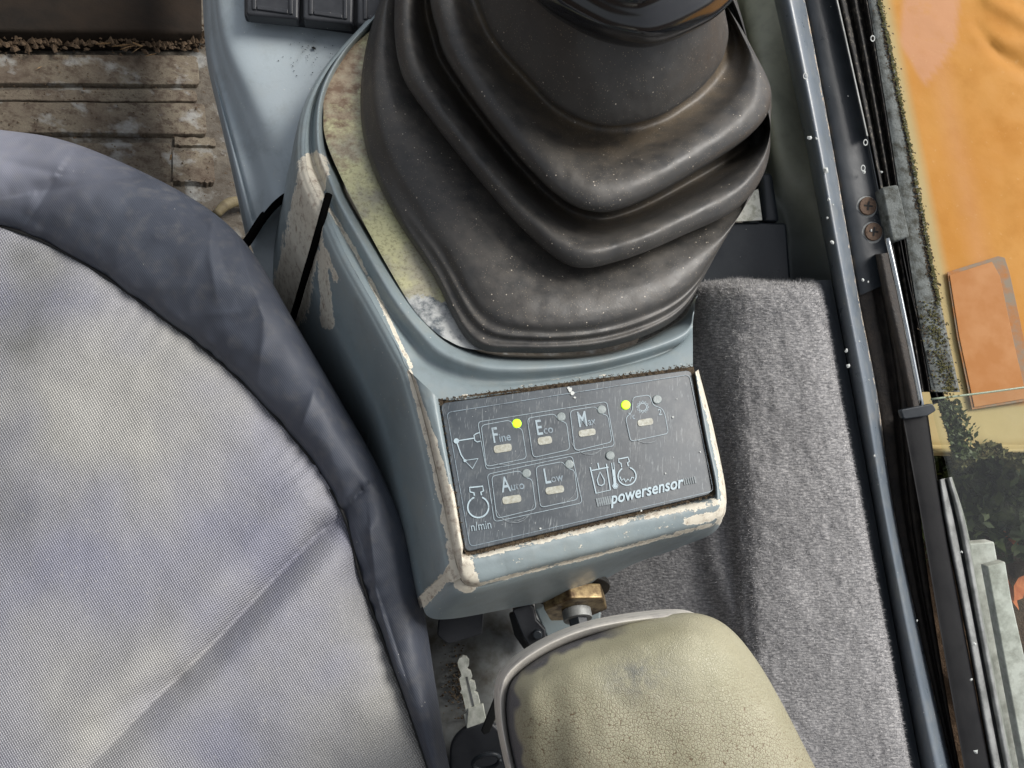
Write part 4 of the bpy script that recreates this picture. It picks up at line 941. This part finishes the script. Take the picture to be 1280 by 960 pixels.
# splashes of pale paint on frame
V = []; F = []
for (x, y, s_) in [(1032, 212, 4.2), (1036, 250, 2.6), (1041, 256, 1.6), (1034, 272, 2), (1040, 303, 2.4), (1058, 438, 2.3), (1060, 457, 2.5), (1074, 427, 1.2), (1086, 475, 1), (1012, 172, 3), (1020, 173, 2), (1093, 570, 1.5), (1078, 350, 2.2), (1085, 352, 1.5), (1060, 120, 1), (1089, 288, 1.5), (1102, 215, 2), (1080, 215, 2.2), (1146, 776, 1.5), (1202, 690, 2), (1218, 805, 2.5), (1214, 850, 2), (1220, 940, 3), (1112, 255, 2), (1116, 280, 2)]:
    p = W(x, y, 1/(IFR(x, y)+.062) if x < 1045 or y > 340 else 1/(IFR(x, y)-.02)); r_ = s_*.00072; b_ = len(V); k = 7
    for j in range(k):
        a = 6.283*j/k; q_ = r_*random.uniform(.5, 1.25); V.append(p+q_*(math.cos(a)*np.array([1., 0, 0])@M+math.sin(a)*np.array([0, 1., 0])@M))
    V.append(p+np.array([0, 0, 1.])@M*r_*.5)
    for j in range(k): F.append((b_+j, b_+(j+1) % k, b_+k))
for (x, y) in [(1007, 95), (1082, 178), (1079, 210), (1091, 48)]:
    b_ = len(V); k = 12; cz_ = W(x, y, 1/(IFR(x, y)+(.058 if x < 1040 else -.012)))
    for j in range(k):
        a = 6.283*j/k
        for rr_ in (.0030, .0020): V.append(cz_+rr_*(math.cos(a)*.7*np.array([1., 0, 0])@M+math.sin(a)*np.array([0, 1., 0])@M))
    for j in range(k): F.append((b_+2*j, b_+2*((j+1) % k), b_+2*((j+1) % k)+1, b_+2*j+1))
setp(mk('paint_splashes', V, F, M_splash, wf, smooth=False), kind='stuff')

# ------------------------------------------------------------------ outside: orange body panel, glass, moss, kerb strips
op = thing('orange_body_panel', 'faded orange machine bodywork seen outside the window at the upper right', 'body panel', W(1240, 300, 1.1))
def bodyd(x, y): return 1.05-.0002*y
G = []
for y in (-120, 0, 120, 260, 400, 520, 556, 566, 566):
    xl = 1070+.215*y
    row = []
    for k, dx in enumerate((-60, 0, 12, 45, 110, 200, 320, 450)):
        e = .0
        if y >= 566: e = .015
        row.append([xl+dx, y, bodyd(0, y)+.02*(dx/200)**2*.3+e])
    G.append(row)
G[-1] = [[a, b_+4, d_+.35] for a, b_, d_ in G[-1]]
def ordisp(X, Y, U, V, P):
    z = .0012*fbm(P, 7, 1)
    for pl, w_, a in [([(1222, 38), (1250, 70), (1285, 92)], 7, .004), ([(1235, 0), (1285, 30)], 9, -.005), ([(1225, 45), (1285, 60)], 10, -.004)]:
        d, al, sg = pdist(X, Y, pl); z += a*np.exp(-(d/w_)**2)
    return z
def pink(X, Y):
    d, al, sg = pdist(X, Y, [(1150, 0), (1156, 50), (1151, 96)]); wd = np.where(Y < 55, 38, np.clip(38-(Y-55)*.66, 0, 38))
    a = np.clip((wd-np.abs(X-1160-(Y-40)*-.08))/6, 0, 1)
    s = np.clip(1-np.abs(X-(1130+.215*(Y-0)+25))/22, 0, 1)*.35
    return np.clip(a+s, 0, 1)*.85
def dots(X, Y):
    z = np.zeros_like(X)
    for x, y in [(1140, 16), (1167, 20), (1146, 41), (1172, 43), (1152, 64), (1150, 90)]: z = np.maximum(z, np.exp(-((X-x)/5)**2-((Y-y)/4)**2))
    return z*.75
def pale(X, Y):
    e = X-(1101+.205*Y+(Y > 300)*.0); return np.maximum(np.clip(1-(e-4)/12, 0, 1)*.8, np.clip((Y-503)/4, 0, 1)*.8)  # painted bright rim of the window edge, and a slab seen through glass
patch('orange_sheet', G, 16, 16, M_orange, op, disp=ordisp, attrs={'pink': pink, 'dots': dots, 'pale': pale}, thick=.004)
m = Mt('peach_sticker', .6, spec=.1); nn_ = m.noise(30, 4)
M_st = m.done(m.mix(m.ramp(nn_, .4, .65), srgb(176, 118, 66), srgb(186, 132, 84)), .4)
m = Mt('grey_sticker_border', .6, spec=.1); nn_ = m.noise(60, 4); M_stb = m.done(m.mix(m.ramp(nn_, .4, .65), srgb(140, 126, 108), srgb(170, 112, 60)), .5)
STK = [(1184, 340), (1248, 320), (1256, 322), (1262, 340), (1284, 440), (1292, 500), (1215, 512), (1196, 420)]
slab('sticker_border', STK, lambda x, y: bodyd(x, y)-.0065+0*x, .0008, M_stb, op, bevel=.0004)
slab('sticker_film', [(1187, 344), (1240, 327), (1250, 345), (1270, 440), (1284, 498), (1218, 509), (1199, 420)], lambda x, y: bodyd(x, y)-.0076+0*x, .0008, M_st, op, bevel=.0004)
cyl('rivet', W(1192, 396, 1.0), W(1192, 396, .992), .006, .005, 12, M_alu, op)
gp = thing('sliding_window_pane', 'dusty greenish sliding glass pane with a horizontal top edge, lower right', 'glass pane', W(1240, 620, .72))
slab('glass', [(1164, 499), (1300, 482), (1420, 470), (1420, 1100), (1290, 1100), (1255, 900), (1218, 700), (1190, 600)], cd(IFR, .012), .004, M_glass, gp, bevel=.0008)
def m_edge():
    m = Mt('polished_glass_edge', .15); return m.done((.30, .36, .26, 1))
tube('polished_edge', [W(x, y, 1/IFR(x, y)+.012) for x, y in [(1164, 499), (1230, 491), (1300, 482), (1420, 470)]], .0010, m_edge(), gp, n=6)
# moss and foliage heap beyond the glass
def heap(name, pts_fn, n, s0, s1, mat, label, cat, seed, loc):
    r = np.random.default_rng(seed); P = pts_fn(r, n); V = []; F = []
    A = r.normal(0, 1, (n, 3)); A /= np.linalg.norm(A, axis=1)[:, None]; B = np.cross(A, r.normal(0, 1, (n, 3))); B /= np.linalg.norm(B, axis=1)[:, None]
    S = r.uniform(s0, s1, n)[:, None]
    V = np.stack([P-A*S, P+B*S*.45, P+A*S, P-B*S*.45], 1).reshape(-1, 3); F = np.arange(n*4).reshape(-1, 4)
    o = mk(name, V, F, mat, smooth=False, loc=loc); setp(o, kind='stuff', label=label, category=cat); return o
def mossp(r, n):
    x = r.uniform(1150, 1420, n); y = r.normal(620, 30, n); y = np.clip(y, 552+8*np.sin(x*.08), 700); d = 1.02+r.uniform(0, .16, n)+.1*np.abs(r.normal(0, .5, n)); return W(x, y, d)
heap('leafy_ground_cover', mossp, 9000, .005, .014, M_leaf, 'dark green leafy growth beyond the glass pane', 'ground cover', 3, W(1250, 620, 1.1))
def mossp2(r, n):
    x = r.uniform(1190, 1420, n); y = 562+8*np.sin(x*.08)+np.abs(r.normal(0, 7, n)); return W(x, y, .915+r.uniform(0, .03, n))
def mossp3(r, n):
    y = r.uniform(500, 572, n); x = 1172+(y-500)*.3+np.abs(r.normal(0, 13, n)); return W(x, y, .88+r.uniform(0, .03, n))
heap('moss_tuft', mossp3, 1500, .0015, .005, M_leaf, 'mossy tuft seen through the glass corner beside the black post', 'moss', 6, W(1190, 530, .9))
heap('pale_moss', mossp2, 2500, .002, .006, M_moss, 'pale green moss along the lower edge of the orange bodywork', 'moss', 4, W(1250, 565, 1.0))
ks = [(W(1262, 737, 1.15), .03), (W(1275, 735, 1.15), .028), (W(1278, 783, 1.2), .028), (W(1262, 672, 1.1), .02), (W(1276, 808, 1.2), .02)]
LEAFL = ['orange dead leaf upper left of the pair beside the metal strips', 'orange dead leaf cut by the right edge, upper of the two there', 'lower orange dead leaf at the right edge of the soil', 'small dead leaf just under the dark green growth', 'lowest orange dead leaf beside the outer metal strip']
for i, (p, s_) in enumerate(ks):
    a = random.uniform(0, 3); u = np.array([math.cos(a), math.sin(a), .1])*s_; v = np.array([-math.sin(a), math.cos(a), .15])*s_*.4
    pts = [p-u, p-u*.3+v, p+u*.4+v*.8, p+u, p+u*.4-v*.8, p-u*.3-v]; mid = [p-u*.4+np.array([0, 0, -.003]), p+u*.4+np.array([0, 0, -.003])]
    o = mk('dead_leaf', pts+mid, [(0, 1, 6), (1, 2, 7, 6), (2, 3, 7), (3, 4, 7), (4, 5, 6, 7), (5, 0, 6)], M_deadleaf, loc=p)
    setp(o, label=LEAFL[i], category='leaf', group='dead leaves outside the window')
sb = patch('soil_bank', [[(1120, 540, 1.2), (1250, 545, 1.2), (1420, 550, 1.25)], [(1130, 680, 1.18), (1260, 680, 1.17), (1420, 680, 1.2)], [(1150, 800, 1.2), (1280, 800, 1.2), (1420, 800, 1.22)], [(1180, 1000, 1.15), (1300, 1000, 1.15), (1450, 1000, 1.15)]], 16, 16, M_ground, None, disp=lambda X, Y, U, V, P: .02*fbm(P, 14, 5), loc=W(1260, 700, 1.2))
sb['kind'] = 'structure'
t1 = thing('inner_metal_strip', 'broader pale grey metal strip with a brown groove, beside the black post', 'metal strip', W(1230, 800, .85))
M_strip = m_simple('pale_weathered_metal', srgb(205, 206, 202), srgb(160, 160, 154), .55, 0, sc=60, lo=.4, hi=.62, bump=.3, bd=.001)
slab('strip_body', [(1210, 680), (1243, 677), (1247, 700), (1262, 780), (1282, 960), (1300, 1100), (1270, 1100), (1240, 860)], lambda x, y: .80+0*x, .015, M_strip, t1, bevel=.0015)
t2 = thing('outer_metal_strip', 'narrower pale grey metal strip at the right edge, its top end cut square', 'metal strip', W(1260, 800, .8))
slab('strip_body', [(1234, 708), (1257, 702), (1264, 745), (1290, 860), (1330, 1040), (1300, 1060), (1262, 860)], lambda x, y: .775+0*x, .012, M_strip, t2, bevel=.0015)
